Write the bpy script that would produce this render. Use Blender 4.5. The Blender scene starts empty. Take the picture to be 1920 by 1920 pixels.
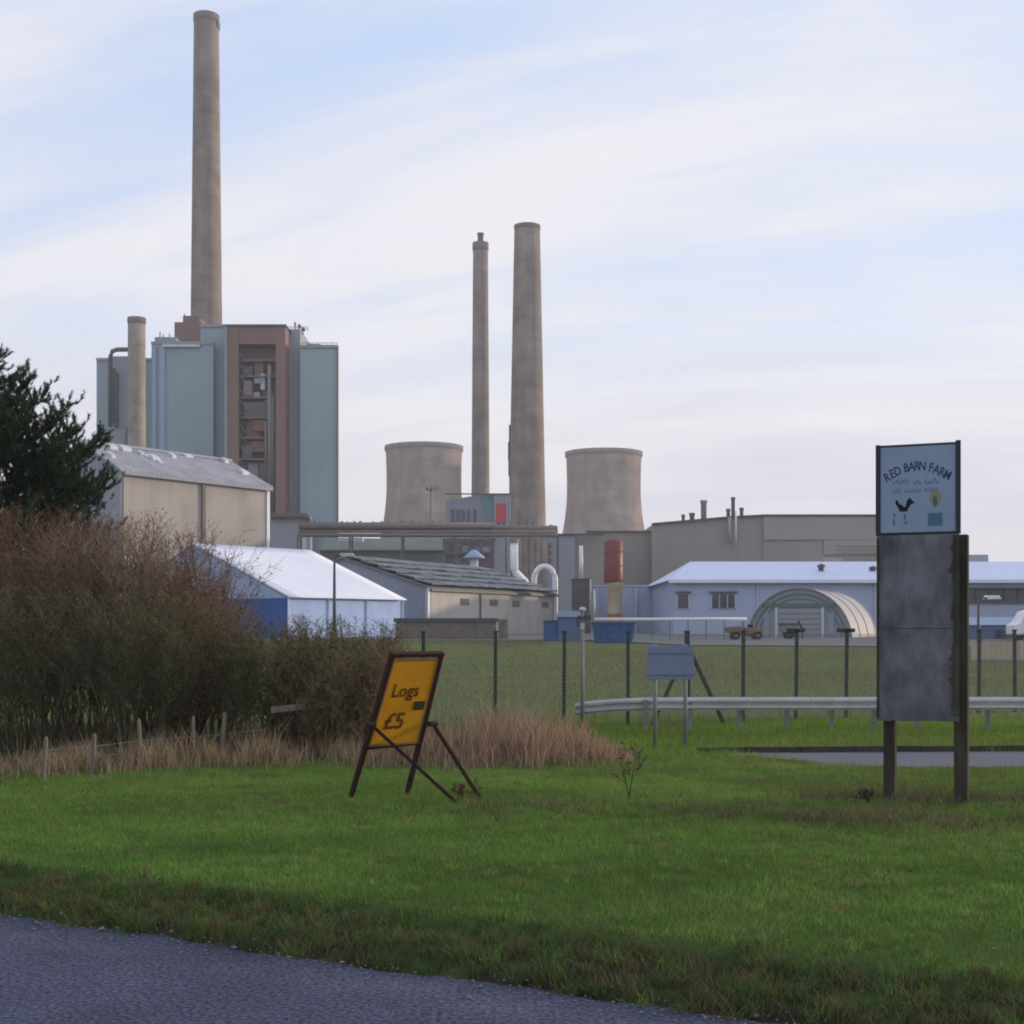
import bpy, math, random
import numpy as np
from mathutils import Vector, Matrix

# ------------------------------------------------------------------ camera, sky, sun, exposure
SC = bpy.context.scene
COL = SC.collection
F, H, YH = 2600.0, 1.89, 1178.0            # focal length (photo pixels), eye height (m), horizon row

cam_d = bpy.data.cameras.new('camera')
cam_d.sensor_width = 36.0
cam_d.lens = 36.0 * F / 1920.0
cam_d.shift_y = (YH - 960.0) / 1920.0
cam_d.clip_start = 0.1
cam_d.clip_end = 8000.0
cam = bpy.data.objects.new('camera', cam_d)
cam.location = (0, 0, H)
cam.rotation_euler = (math.radians(90), 0, 0)
COL.objects.link(cam)
SC.camera = cam

SUN_EL, SUN_AZ = math.radians(9.0), math.radians(64.0)     # azimuth clockwise from +Y
SUN_DIR = Vector((math.cos(SUN_EL) * math.sin(SUN_AZ), math.cos(SUN_EL) * math.cos(SUN_AZ), math.sin(SUN_EL)))

world = bpy.data.worlds.new('World')
SC.world = world
world.use_nodes = True
wn, wl = world.node_tree.nodes, world.node_tree.links
wn.clear()
def WN(t, **k):
    n = wn.new(t)
    for a, b in k.items(): setattr(n, a, b)
    return n
def WM(op, a, b=None):
    n = WN('ShaderNodeMath', operation=op)
    for i, v in enumerate((a, b)):
        if v is None: continue
        if isinstance(v, (int, float)): n.inputs[i].default_value = v
        else: wl.new(v, n.inputs[i])
    return n.outputs[0]
sky = WN('ShaderNodeTexSky', sky_type='NISHITA', sun_disc=False)
sky.sun_elevation, sky.sun_rotation = SUN_EL, SUN_AZ
sky.air_density, sky.dust_density, sky.ozone_density = 1.0, 0.6, 1.5
tc = WN('ShaderNodeTexCoord')
sep = WN('ShaderNodeSeparateXYZ'); wl.new(tc.outputs['Generated'], sep.inputs[0])
zc = WM('MAXIMUM', sep.outputs[2], 0.0)
den = WM('ADD', zc, 0.45)
u_, v_ = WM('DIVIDE', sep.outputs[0], den), WM('DIVIDE', sep.outputs[1], den)
cmb = WN('ShaderNodeCombineXYZ'); wl.new(u_, cmb.inputs[0]); wl.new(v_, cmb.inputs[1])
def cloud_noise(rot, scale, loc, nscale, detail, rough, dist):
    m0 = WN('ShaderNodeMapping', vector_type='POINT')                     # turn first, then stretch along the wind
    m0.inputs['Rotation'].default_value = (0, 0, math.radians(rot))
    wl.new(cmb.outputs[0], m0.inputs[0])
    mp = WN('ShaderNodeMapping', vector_type='POINT')
    mp.inputs['Scale'].default_value = scale
    mp.inputs['Location'].default_value = loc
    wl.new(m0.outputs[0], mp.inputs[0])
    nz = WN('ShaderNodeTexNoise', noise_dimensions='3D')
    nz.inputs['Scale'].default_value = nscale
    nz.inputs['Detail'].default_value = detail
    nz.inputs['Roughness'].default_value = rough
    nz.inputs['Distortion'].default_value = dist
    wl.new(mp.outputs[0], nz.inputs['Vector'])
    return nz.outputs['Fac']
n1 = cloud_noise(15, (1.1, 3.4, 1), (13.97, 6.53, 10.84), 1.0, 4, 0.5, 0.5)
n2 = cloud_noise(15, (1.2, 6.0, 1), (0.4, 5.2, 2.0), 2.0, 6, 0.55, 0.7)
nn = WM('ADD', WM('MULTIPLY', n1, 0.66), WM('MULTIPLY', n2, 0.34))
ramp = WN('ShaderNodeValToRGB')
ramp.color_ramp.interpolation = 'B_SPLINE'
ramp.color_ramp.elements[0].position, ramp.color_ramp.elements[0].color = 0.36, (0.22, 0.22, 0.22, 1)
ramp.color_ramp.elements[1].position, ramp.color_ramp.elements[1].color = 0.60, (1, 1, 1, 1)
wl.new(nn, ramp.inputs[0])
vr = WN('ShaderNodeMapRange', interpolation_type='SMOOTHSTEP')            # thick even veil low over the horizon
vr.inputs['From Min'].default_value, vr.inputs['From Max'].default_value = 0.12, 0.38
vr.inputs['To Min'].default_value, vr.inputs['To Max'].default_value = 0.97, 0.0
wl.new(zc, vr.inputs['Value'])
cover = WM('MAXIMUM', ramp.outputs[0], vr.outputs[0])
cl = WN('ShaderNodeValToRGB')                                               # cloud brightness follows its thickness
cl.color_ramp.elements[0].position, cl.color_ramp.elements[0].color = 0.34, (0.70, 0.70, 0.86, 1)
cl.color_ramp.elements[1].position, cl.color_ramp.elements[1].color = 0.62, (0.945, 0.92, 0.955, 1)
wl.new(nn, cl.inputs[0])
clb = WN('ShaderNodeMix', data_type='RGBA', blend_type='MULTIPLY')
clb.inputs[0].default_value = 1.0
wl.new(cl.outputs[0], clb.inputs[6]); clb.inputs[7].default_value = (9.7, 9.7, 9.7, 1)
blue = WN('ShaderNodeMix', data_type='RGBA', blend_type='ADD')
blue.inputs[0].default_value = 1.0
wl.new(sky.outputs[0], blue.inputs[6]); blue.inputs[7].default_value = (3.5, 5.2, 7.9, 1)
mixs = WN('ShaderNodeMix', data_type='RGBA')
wl.new(cover, mixs.inputs[0]); wl.new(blue.outputs[2], mixs.inputs[6]); wl.new(clb.outputs[2], mixs.inputs[7])
bg = WN('ShaderNodeBackground'); bg.inputs['Strength'].default_value = 0.1
wl.new(mixs.outputs[2], bg.inputs['Color'])
wo = WN('ShaderNodeOutputWorld'); wl.new(bg.outputs[0], wo.inputs['Surface'])

sun_d = bpy.data.lights.new('sun', 'SUN')
sun_d.energy, sun_d.angle, sun_d.color = 3.2, math.radians(2.0), (1.0, 0.80, 0.60)
sun = bpy.data.objects.new('sun', sun_d)
sun.rotation_euler = (-SUN_DIR).to_track_quat('-Z', 'Y').to_euler()
sun.location = (60, 20, 40)
COL.objects.link(sun)

vs = SC.view_settings
SC.display_settings.display_device = 'sRGB'
vs.view_transform, vs.look, vs.exposure, vs.gamma, vs.use_curve_mapping = 'Standard', 'None', 0.0, 1.0, False
SC.cycles.filter_width = 1.9
SC.cycles.max_bounces = 6
SC.cycles.diffuse_bounces = 3
SC.cycles.transparent_max_bounces = 8

rng = np.random.default_rng(11)
R = random.Random(5)

# ------------------------------------------------------------------ helpers
def PX(px, d): return (px - 960.0) * d / F
def PZ(py, d): return H + (YH - py) * d / F
def PP(px, py, d): return Vector((PX(px, d), d, PZ(py, d)))

def sstep(a, b, v):
    t = np.clip((v - a) / (b - a), 0, 1)
    return t * t * (3 - 2 * t)
def vnoise(x, y, seed=0):
    xi, yi = np.floor(x).astype(np.int64), np.floor(y).astype(np.int64)
    fx, fy = x - xi, y - yi
    fx, fy = fx * fx * (3 - 2 * fx), fy * fy * (3 - 2 * fy)
    def h(a, b):
        n = (a * 374761393 + b * 668265263 + seed * 974711) & 0x7fffffff
        n = ((n ^ (n >> 13)) * 1274126177) & 0x7fffffff
        return ((n ^ (n >> 16)) & 0xffff) / 65535.0
    return (h(xi, yi) * (1 - fx) + h(xi + 1, yi) * fx) * (1 - fy) + (h(xi, yi + 1) * (1 - fx) + h(xi + 1, yi + 1) * fx) * fy
def fnoise(x, y, seed=0):
    return 0.55 * vnoise(x, y, seed) + 0.3 * vnoise(x * 2.1, y * 2.1, seed + 1) + 0.15 * vnoise(x * 4.3, y * 4.3, seed + 2)

def sroad(x, y): return (x + 3.36) * 0.48 + (y - 9.14) * 0.877      # metres beyond the near road's edge
def side_road_mask(x, y):
    return sstep(17.75, 18.05, y) * (1 - sstep(20.2, 20.35, y)) * sstep(3.0 + .55 * (20.2 - y).clip(0, 2.5), 3.4 + .6 * (20.2 - y).clip(0, 2.5), x)
def gz(x, y):
    x, y = np.asarray(x, float), np.asarray(y, float)
    s = sroad(x, y)
    p = np.interp(y, [-50, 18, 21, 24, 32, 60, 95, 130, 400, 4000], [0, 0, 0.0, 0.0, 0.03, 0.48, 1.08, 1.22, 1.28, 1.28])
    e = 1.02 + 0.35 * (vnoise(x * 1.4, y * 1.4, 3) - 0.5)
    z = p + 0.035 * sstep(-0.05, 0.3, s) + 0.06 * sstep(e, e + 0.16, s)
    z = z + np.where(y < 60, 0.035 * (fnoise(x * 0.6, y * 0.6, 8) - 0.5) * sstep(0.1, 1.2, s), 0)
    z = np.where(s < 0, p - 0.03, z)
    m = side_road_mask(x, y)
    return z * (1 - m) + 0.062 * m
def gzf(x, y): return float(gz(x, y))

def mesh_np(name, V, faces, k, mat, col=None, smooth=False):
    """faces: flat int array, k corners per face"""
    me = bpy.data.meshes.new(name)
    V = np.ascontiguousarray(V, np.float32); faces = np.ascontiguousarray(faces.ravel(), np.int32)
    nf = len(faces) // k
    me.vertices.add(len(V)); me.vertices.foreach_set('co', V.ravel())
    me.loops.add(len(faces)); me.loops.foreach_set('vertex_index', faces)
    me.polygons.add(nf)
    me.polygons.foreach_set('loop_start', np.arange(0, nf * k, k, dtype=np.int32))
    me.polygons.foreach_set('loop_total', np.full(nf, k, np.int32))
    if smooth: me.polygons.foreach_set('use_smooth', np.ones(nf, bool))
    me.update(calc_edges=True)
    if col is not None:
        a = me.color_attributes.new('Col', 'FLOAT_COLOR', 'POINT')
        c = np.ones((len(V), 4), np.float32); c[:, :3] = col
        a.data.foreach_set('color', c.ravel())
    me.materials.append(mat)
    return me
def link(name, me, parent=None):
    o = bpy.data.objects.new(name, me); COL.objects.link(o)
    if parent is not None: o.parent = parent
    return o
def tag(o, label=None, cat=None, group=None, kind=None):
    if label: o['label'] = label
    if cat: o['category'] = cat
    if group: o['group'] = group
    if kind: o['kind'] = kind
    return o
def thing(name, label, cat, loc, group=None):
    o = bpy.data.objects.new(name, None); COL.objects.link(o)
    o.location = loc; o.empty_display_size = 0.3
    o['org'] = tuple(loc)
    return tag(o, label, cat, group)
def origin_of(o):
    while o.parent is not None: o = o.parent
    return Vector(o.location)

class MB:
    def __init__(self): self.v, self.f = [], []
    def add(self, vs_, fs):
        n = len(self.v)
        self.v += [Vector(p) for p in vs_]
        self.f += [tuple(i + n for i in q) for q in fs]
        return self
    def box(self, o, u, v, w):
        o, u, v, w = Vector(o), Vector(u), Vector(v), Vector(w)
        p = [o, o + u, o + u + v, o + v, o + w, o + u + w, o + u + v + w, o + v + w]
        f = [(0, 3, 2, 1), (4, 5, 6, 7), (0, 1, 5, 4), (1, 2, 6, 5), (2, 3, 7, 6), (3, 0, 4, 7)]
        if u.cross(v).dot(w) < 0: f = [q[::-1] for q in f]
        return self.add(p, f)
    def abox(self, x0, x1, y0, y1, z0, z1): return self.box((x0, y0, z0), (x1 - x0, 0, 0), (0, y1 - y0, 0), (0, 0, z1 - z0))
    def bar(self, a, b, w, h=None, up=(0, 0, 1)):
        a, b = Vector(a), Vector(b); h = h or w
        d = (b - a).normalized(); up = Vector(up)
        if abs(d.dot(up)) > 0.98: up = Vector((0, 1, 0))
        s = d.cross(up).normalized(); t = s.cross(d).normalized()
        return self.box(a - s * w / 2 - t * h / 2, s * w, t * h, b - a)
    def prism(self, poly, ext):
        ext = Vector(ext); n = len(poly); P = [Vector(p) for p in poly]
        nrm = Vector((0, 0, 0))
        for i in range(n): nrm += P[i].cross(P[(i + 1) % n])
        if nrm.dot(ext) > 0: P = P[::-1]
        fs = [tuple(range(n)), tuple(range(2 * n - 1, n - 1, -1))]
        for i in range(n): fs.append(((i + 1) % n, i, n + i, n + (i + 1) % n))
        return self.add(P + [p + ext for p in P], fs)
    def lathe(self, c, prof, n=24, caps=True):
        c = Vector(c); k = len(self.v); vs_ = []
        for r, z in prof:
            for i in range(n):
                a = 2 * math.pi * i / n
                vs_.append(c + Vector((r * math.cos(a), r * math.sin(a), z)))
        fs = []
        for j in range(len(prof) - 1):
            for i in range(n):
                i2 = (i + 1) % n
                fs.append((j * n + i, j * n + i2, (j + 1) * n + i2, (j + 1) * n + i))
        if caps:
            fs.append(tuple(range(n))[::-1])
            m = (len(prof) - 1) * n; fs.append(tuple(range(m, m + n)))
        return self.add(vs_, fs)
    def tube(self, pts, rad, n=8):
        pts = [Vector(p) for p in pts]
        if not hasattr(rad, '__len__'): rad = [rad] * len(pts)
        vs_, fs = [], []
        for i, p in enumerate(pts):
            d = (pts[min(i + 1, len(pts) - 1)] - pts[max(i - 1, 0)]).normalized()
            up = Vector((0, 0, 1)) if abs(d.z) < 0.9 else Vector((0, 1, 0))
            s = d.cross(up).normalized(); t = s.cross(d)
            for j in range(n):
                a = 2 * math.pi * j / n
                vs_.append(p + (s * math.cos(a) + t * math.sin(a)) * rad[i])
        for i in range(len(pts) - 1):
            for j in range(n):
                j2 = (j + 1) % n
                fs.append((i * n + j2, i * n + j, (i + 1) * n + j, (i + 1) * n + j2))
        fs.append(tuple(range(n))); m = (len(pts) - 1) * n; fs.append(tuple(range(m + n - 1, m - 1, -1)))
        return self.add(vs_, fs)
    def build(self, name, mat, parent=None, smooth=False, bevel=0.0):
        org = origin_of(parent) if parent is not None else Vector((0, 0, 0))
        me = bpy.data.meshes.new(name)
        me.from_pydata([tuple(p - org) for p in self.v], [], self.f)
        me.update()
        me.materials.append(mat)
        if smooth:
            for p in me.polygons: p.use_smooth = len(p.vertices) <= 4
        o = link(name, me, parent)
        if bevel:
            b = o.modifiers.new('bevel', 'BEVEL'); b.width = bevel; b.segments = 2; b.limit_method = 'ANGLE'
        return o

# ------------------------------------------------------------------ materials
def mat(name, c, rough=0.7, spec=0.3, metal=0.0, c2=None, nscale=1.0, stretch=(1, 1, 1), amount=0.5, bump=0.0, bscale=None,
        rib=0.0, ribper=0.4, lo=0.35, hi=0.65, speck=None, band=None):
    m = bpy.data.materials.new(name); m.use_nodes = True
    nt = m.node_tree; N, L = nt.nodes, nt.links
    b = N['Principled BSDF']
    b.inputs['Roughness'].default_value = rough
    b.inputs['Specular IOR Level'].default_value = spec
    b.inputs['Metallic'].default_value = metal
    b.inputs['Base Color'].default_value = (*c, 1)
    tco = N.new('ShaderNodeTexCoord')
    mp = N.new('ShaderNodeMapping'); mp.inputs['Scale'].default_value = stretch
    L.new(tco.outputs['Object'], mp.inputs[0])
    if c2 is not None:
        nz = N.new('ShaderNodeTexNoise'); nz.inputs['Scale'].default_value = nscale
        nz.inputs['Detail'].default_value = 8; nz.inputs['Roughness'].default_value = 0.62
        L.new(mp.outputs[0], nz.inputs['Vector'])
        rp = N.new('ShaderNodeValToRGB')
        rp.color_ramp.elements[0].position, rp.color_ramp.elements[1].position = lo, hi
        rp.color_ramp.elements[0].color = (*c, 1); rp.color_ramp.elements[1].color = (*c2, 1)
        L.new(nz.outputs['Fac'], rp.inputs[0])
        out = rp.outputs[0]
        if speck is not None:
            sc_, dark, light = speck
            vz = N.new('ShaderNodeTexNoise'); vz.inputs['Scale'].default_value = sc_; vz.inputs['Detail'].default_value = 3
            L.new(tco.outputs['Object'], vz.inputs['Vector'])
            rp2 = N.new('ShaderNodeValToRGB')
            rp2.color_ramp.elements[0].position, rp2.color_ramp.elements[1].position = 0.36, 0.66
            rp2.color_ramp.elements[0].color = (dark, dark, dark, 1); rp2.color_ramp.elements[1].color = (light, light, light, 1)
            L.new(vz.outputs['Fac'], rp2.inputs[0])
            mx = N.new('ShaderNodeMix'); mx.data_type = 'RGBA'; mx.blend_type = 'MULTIPLY'; mx.inputs[0].default_value = 1
            L.new(out, mx.inputs[6]); L.new(rp2.outputs[0], mx.inputs[7]); out = mx.outputs[2]
        if band is not None:                                     # casting lifts: thin darker joints and tone steps up the height
            per_, dk = band
            sz = N.new('ShaderNodeSeparateXYZ'); L.new(tco.outputs['Object'], sz.inputs[0])
            dv = N.new('ShaderNodeMath'); dv.operation = 'DIVIDE'; dv.inputs[1].default_value = per_; L.new(sz.outputs[2], dv.inputs[0])
            fr_ = N.new('ShaderNodeMath'); fr_.operation = 'FRACT'; L.new(dv.outputs[0], fr_.inputs[0])
            gt = N.new('ShaderNodeMath'); gt.operation = 'LESS_THAN'; gt.inputs[1].default_value = 0.10; L.new(fr_.outputs[0], gt.inputs[0])
            fl = N.new('ShaderNodeMath'); fl.operation = 'FLOOR'; L.new(dv.outputs[0], fl.inputs[0])
            wn_ = N.new('ShaderNodeTexWhiteNoise'); wn_.noise_dimensions = '1D'; L.new(fl.outputs[0], wn_.inputs['W'])
            k1 = N.new('ShaderNodeMath'); k1.operation = 'MULTIPLY_ADD'; k1.inputs[1].default_value = dk * .8; k1.inputs[2].default_value = 1 - dk * .4; L.new(wn_.outputs['Value'], k1.inputs[0])
            k2 = N.new('ShaderNodeMath'); k2.operation = 'MULTIPLY_ADD'; k2.inputs[1].default_value = -dk; L.new(gt.outputs[0], k2.inputs[0]); L.new(k1.outputs[0], k2.inputs[2])
            mxb = N.new('ShaderNodeMix'); mxb.data_type = 'RGBA'; mxb.blend_type = 'MULTIPLY'; mxb.inputs[0].default_value = 1
            cg = N.new('ShaderNodeCombineColor'); [L.new(k2.outputs[0], cg.inputs[q]) for q in range(3)]
            L.new(out, mxb.inputs[6]); L.new(cg.outputs[0], mxb.inputs[7]); out = mxb.outputs[2]
        L.new(out, b.inputs['Base Color'])
    last = None
    if rib:
        sp = N.new('ShaderNodeSeparateXYZ'); L.new(tco.outputs['Object'], sp.inputs[0])
        ad = N.new('ShaderNodeMath'); ad.operation = 'ADD'; L.new(sp.outputs[0], ad.inputs[0]); L.new(sp.outputs[1], ad.inputs[1])
        mu = N.new('ShaderNodeMath'); mu.operation = 'MULTIPLY'; mu.inputs[1].default_value = 2 * math.pi / ribper; L.new(ad.outputs[0], mu.inputs[0])
        si = N.new('ShaderNodeMath'); si.operation = 'SINE'; L.new(mu.outputs[0], si.inputs[0])
        bp = N.new('ShaderNodeBump'); bp.inputs['Strength'].default_value = 1.0; bp.inputs['Distance'].default_value = rib
        L.new(si.outputs[0], bp.inputs['Height']); last = bp
    if bump:
        nb = N.new('ShaderNodeTexNoise'); nb.inputs['Scale'].default_value = bscale or nscale * 4; nb.inputs['Detail'].default_value = 6
        L.new(tco.outputs['Object'], nb.inputs['Vector'])
        bp2 = N.new('ShaderNodeBump'); bp2.inputs['Strength'].default_value = 1.0; bp2.inputs['Distance'].default_value = bump
        L.new(nb.outputs['Fac'], bp2.inputs['Height'])
        if last is not None: L.new(last.outputs[0], bp2.inputs['Normal'])
        last = bp2
    if last is not None: L.new(last.outputs[0], b.inputs['Normal'])
    return m
def attr_mat(name, rough=0.7, spec=0.15, transl=0.0):
    m = bpy.data.materials.new(name); m.use_nodes = True
    N, L = m.node_tree.nodes, m.node_tree.links
    b = N['Principled BSDF']; b.inputs['Roughness'].default_value = rough; b.inputs['Specular IOR Level'].default_value = spec
    a = N.new('ShaderNodeAttribute'); a.attribute_name = 'Col'
    L.new(a.outputs['Color'], b.inputs['Base Color'])
    if transl:
        t = N.new('ShaderNodeBsdfTranslucent'); L.new(a.outputs['Color'], t.inputs[0])
        mx = N.new('ShaderNodeMixShader'); mx.inputs[0].default_value = transl
        L.new(b.outputs[0], mx.inputs[1]); L.new(t.outputs[0], mx.inputs[2])
        L.new(mx.outputs[0], N['Material Output'].inputs['Surface'])
    return m

M = {}
M['concrete'] = mat('weathered_concrete', (0.205, 0.166, 0.146), 0.9, 0.1, c2=(0.315, 0.258, 0.222), nscale=0.5, stretch=(1, 1, 0.05), lo=0.3, hi=0.7, bump=0.04, bscale=1.2, speck=(0.25, 0.78, 1.12), band=(2.4, 0.12))
M['concrete_pale'] = mat('pale_concrete', (0.28, 0.235, 0.20), 0.9, 0.1, c2=(0.38, 0.32, 0.27), nscale=0.5, stretch=(1, 1, 0.15), bump=0.02, bscale=2, speck=(0.5, 0.85, 1.1), band=(2.4, 0.08))
M['tower'] = mat('tower_concrete', (0.215, 0.16, 0.145), 0.95, 0.05, c2=(0.33, 0.245, 0.215), nscale=0.16, stretch=(1, 1, 0.06), lo=0.3, hi=0.7, bump=0.08, bscale=0.8, speck=(0.12, 0.72, 1.15), band=(4.0, 0.12))
M['tower_dark'] = mat('tower_rim_concrete', (0.16, 0.135, 0.13), 0.95, 0.05, c2=(0.22, 0.19, 0.18), nscale=0.3)
M['clad_blue'] = mat('blue_grey_cladding', (0.285, 0.365, 0.395), 0.6, 0.2, c2=(0.335, 0.415, 0.455), nscale=0.14, stretch=(1, 1, 0.08), rib=0.012, ribper=0.9, speck=(0.05, 0.9, 1.06))
M['clad_blue_light'] = mat('light_blue_cladding', (0.27, 0.36, 0.48), 0.5, 0.3, c2=(0.31, 0.39, 0.50), nscale=0.1)
M['clad_grey'] = mat('grey_cladding', (0.27, 0.29, 0.32), 0.6, 0.2, c2=(0.32, 0.335, 0.36), nscale=0.14, stretch=(1, 1, 0.1), rib=0.012, ribper=0.8)
M['brown_steel'] = mat('brown_cladding', (0.19, 0.12, 0.105), 0.7, 0.2, c2=(0.25, 0.155, 0.132), nscale=0.15, stretch=(1, 1, 0.1))
M['dark_steel'] = mat('dark_plant_steel', (0.10, 0.092, 0.10), 0.6, 0.3, c2=(0.14, 0.12, 0.125), nscale=0.4)
M['pipe_brown'] = mat('dull_brown_pipe_paint', (0.19, 0.16, 0.155), 0.85, 0.1, c2=(0.23, 0.19, 0.175), nscale=0.4)
M['plant_grey'] = mat('mauve_grey_plant_steel', (0.17, 0.14, 0.15), 0.7, 0.2, c2=(0.21, 0.17, 0.175), nscale=0.4)
M['recess'] = mat('deep_plant_wall', (0.24, 0.19, 0.195), 0.8, 0.1, c2=(0.29, 0.22, 0.22), nscale=0.3)
M['rust'] = mat('rust_red_steel', (0.19, 0.09, 0.078), 0.8, 0.15, c2=(0.23, 0.115, 0.095), nscale=0.5)
M['beige'] = mat('beige_sheet_cladding', (0.43, 0.385, 0.34), 0.75, 0.15, c2=(0.36, 0.325, 0.295), nscale=0.35, stretch=(1, 1, 0.07), rib=0.008, ribper=0.7, speck=(0.2, 0.9, 1.06))
M['roof_sheet'] = mat('grey_roof_sheet', (0.36, 0.355, 0.39), 0.75, 0.2, c2=(0.25, 0.25, 0.27), nscale=0.35, rib=0.03, ribper=1.2)
M['rooflight'] = mat('pale_rooflight', (0.62, 0.66, 0.70), 0.3, 0.5, c2=(0.5, 0.53, 0.57), nscale=1.0)
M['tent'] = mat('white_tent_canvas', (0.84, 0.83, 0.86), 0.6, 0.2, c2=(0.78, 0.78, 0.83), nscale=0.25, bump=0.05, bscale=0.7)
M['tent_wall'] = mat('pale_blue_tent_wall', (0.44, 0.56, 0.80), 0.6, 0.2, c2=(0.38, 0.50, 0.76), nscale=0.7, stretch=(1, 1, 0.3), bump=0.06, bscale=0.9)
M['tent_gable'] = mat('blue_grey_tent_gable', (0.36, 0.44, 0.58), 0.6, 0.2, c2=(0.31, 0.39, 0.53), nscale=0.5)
M['tent_band'] = mat('dark_blue_tent_band', (0.03, 0.10, 0.32), 0.55, 0.3, c2=(0.025, 0.08, 0.27), nscale=0.6)
M['shed_wall'] = mat('old_cream_shed_wall', (0.42, 0.375, 0.33), 0.8, 0.1, c2=(0.53, 0.49, 0.43), nscale=0.5, stretch=(1, 1, 0.4), lo=0.3, hi=0.6)
M['shed_gable'] = mat('slate_grey_shed_gable', (0.25, 0.27, 0.33), 0.7, 0.2, c2=(0.29, 0.31, 0.36), nscale=0.5, rib=0.02, ribper=0.5)
M['fibre_roof'] = mat('old_fibre_cement_roof', (0.15, 0.16, 0.16), 0.9, 0.1, c2=(0.34, 0.355, 0.37), nscale=0.9, lo=0.3, hi=0.65)
M['moss_roof'] = mat('green_grey_roofing', (0.17, 0.19, 0.165), 0.85, 0.1, c2=(0.215, 0.23, 0.205), nscale=0.3)
M['hall'] = mat('warm_grey_hall_cladding', (0.28, 0.255, 0.23), 0.75, 0.2, c2=(0.32, 0.29, 0.26), nscale=0.12, stretch=(1, 1, 0.15), rib=0.02, ribper=0.8, speck=(0.06, 0.9, 1.06))
M['hall_light'] = mat('pale_hall_cladding', (0.34, 0.315, 0.285), 0.75, 0.2, c2=(0.31, 0.285, 0.26), nscale=0.1)
M['white_wall'] = mat('pale_blue_grey_wall', (0.40, 0.45, 0.58), 0.7, 0.2, c2=(0.36, 0.41, 0.53), nscale=0.3, stretch=(1, 1, 0.5))
M['white_roof'] = mat('pale_metal_roof', (0.60, 0.64, 0.80), 0.5, 0.3, c2=(0.54, 0.58, 0.74), nscale=0.15, stretch=(0.3, 1, 1))
M['fascia'] = mat('white_fascia_paint', (0.72, 0.74, 0.82), 0.5, 0.3)
M['glass'] = mat('dark_window_glass', (0.03, 0.04, 0.055), 0.12, 0.6)
M['frame_pale'] = mat('pale_frame_paint', (0.48, 0.52, 0.58), 0.6, 0.3)
M['frame_dark'] = mat('dark_frame_paint', (0.06, 0.07, 0.085), 0.5, 0.3, c2=(0.08, 0.09, 0.10), nscale=2)
M['hut'] = mat('grey_green_hut_end', (0.23, 0.26, 0.27), 0.7, 0.2, c2=(0.28, 0.31, 0.32), nscale=0.6)
M['hut_dark'] = mat('dark_green_hut_trim', (0.13, 0.16, 0.165), 0.7, 0.2)
M['hut_skin'] = mat('pale_pinkish_hut_skin', (0.43, 0.39, 0.38), 0.6, 0.3, c2=(0.42, 0.39, 0.38), nscale=0.7)
M['hut_door'] = mat('grey_mauve_hut_door', (0.29, 0.285, 0.31), 0.6, 0.3)
M['white_paint'] = mat('white_pipe_paint', (0.78, 0.77, 0.76), 0.4, 0.4, c2=(0.68, 0.68, 0.68), nscale=1.5)
M['galv'] = mat('galvanised_steel', (0.44, 0.44, 0.43), 0.5, 0.4, metal=0.3, c2=(0.54, 0.54, 0.52), nscale=3.0, bump=0.002, bscale=20)
M['galv_dull'] = mat('dull_galvanised_post', (0.17, 0.175, 0.17), 0.6, 0.3, c2=(0.23, 0.235, 0.225), nscale=5)
M['post_green'] = mat('dark_green_fence_post', (0.045, 0.055, 0.042), 0.7, 0.2, c2=(0.07, 0.078, 0.06), nscale=4)
M['wire'] = mat('dull_fence_wire', (0.16, 0.17, 0.155), 0.6, 0.3)
M['sign_back'] = mat('blue_grey_sign_back', (0.165, 0.205, 0.30), 0.6, 0.3, c2=(0.19, 0.23, 0.325), nscale=3)
M['plastic_blue'] = mat('faded_blue_paint', (0.035, 0.10, 0.25), 0.55, 0.3, c2=(0.055, 0.13, 0.29), nscale=1.0)
M['slate_blue'] = mat('slate_blue_paint', (0.10, 0.135, 0.25), 0.6, 0.3, c2=(0.13, 0.165, 0.29), nscale=1.0)
M['yellow_plant'] = mat('dusty_yellow_paint', (0.24, 0.18, 0.11), 0.8, 0.1, c2=(0.17, 0.145, 0.11), nscale=1.5)
M['rubber'] = mat('black_rubber', (0.02, 0.02, 0.022), 0.85, 0.2)
M['brick'] = mat('weathered_brick_wall', (0.17, 0.14, 0.12), 0.95, 0.05, c2=(0.23, 0.195, 0.165), nscale=1.6, speck=(9.0, 0.8, 1.1))
M['timber_pale'] = mat('pale_raw_timber', (0.46, 0.36, 0.26), 0.85, 0.1, c2=(0.55, 0.46, 0.34), nscale=2.0, stretch=(1, 1, 0.2))
M['timber_old'] = mat('grey_weathered_timber', (0.15, 0.128, 0.10), 0.9, 0.1, c2=(0.24, 0.21, 0.165), nscale=5.0, stretch=(1, 1, 0.15), bump=0.004, bscale=25)
M['timber_dark'] = mat('weathered_brown_grey_post', (0.030, 0.028, 0.022), 0.9, 0.1, c2=(0.075, 0.068, 0.050), nscale=5.0, stretch=(1, 1, 0.2), bump=0.005, bscale=22)
M['plywood'] = mat('lavender_grey_weathered_board', (0.10, 0.10, 0.122), 0.9, 0.1, c2=(0.20, 0.196, 0.222), nscale=4.2, stretch=(1, 1, 0.5), lo=0.36, hi=0.64, bump=0.004, bscale=14, speck=(1.6, 0.7, 1.12))
M['lichen'] = mat('green_black_lichen', (0.05, 0.052, 0.034), 0.95, 0.05, c2=(0.10, 0.10, 0.07), nscale=9, bump=0.006, bscale=40)
M['sign_face'] = mat('weathered_pale_blue_sign', (0.26, 0.335, 0.45), 0.5, 0.25, c2=(0.225, 0.30, 0.41), nscale=4.0, stretch=(1, 1, 0.5))
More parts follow.
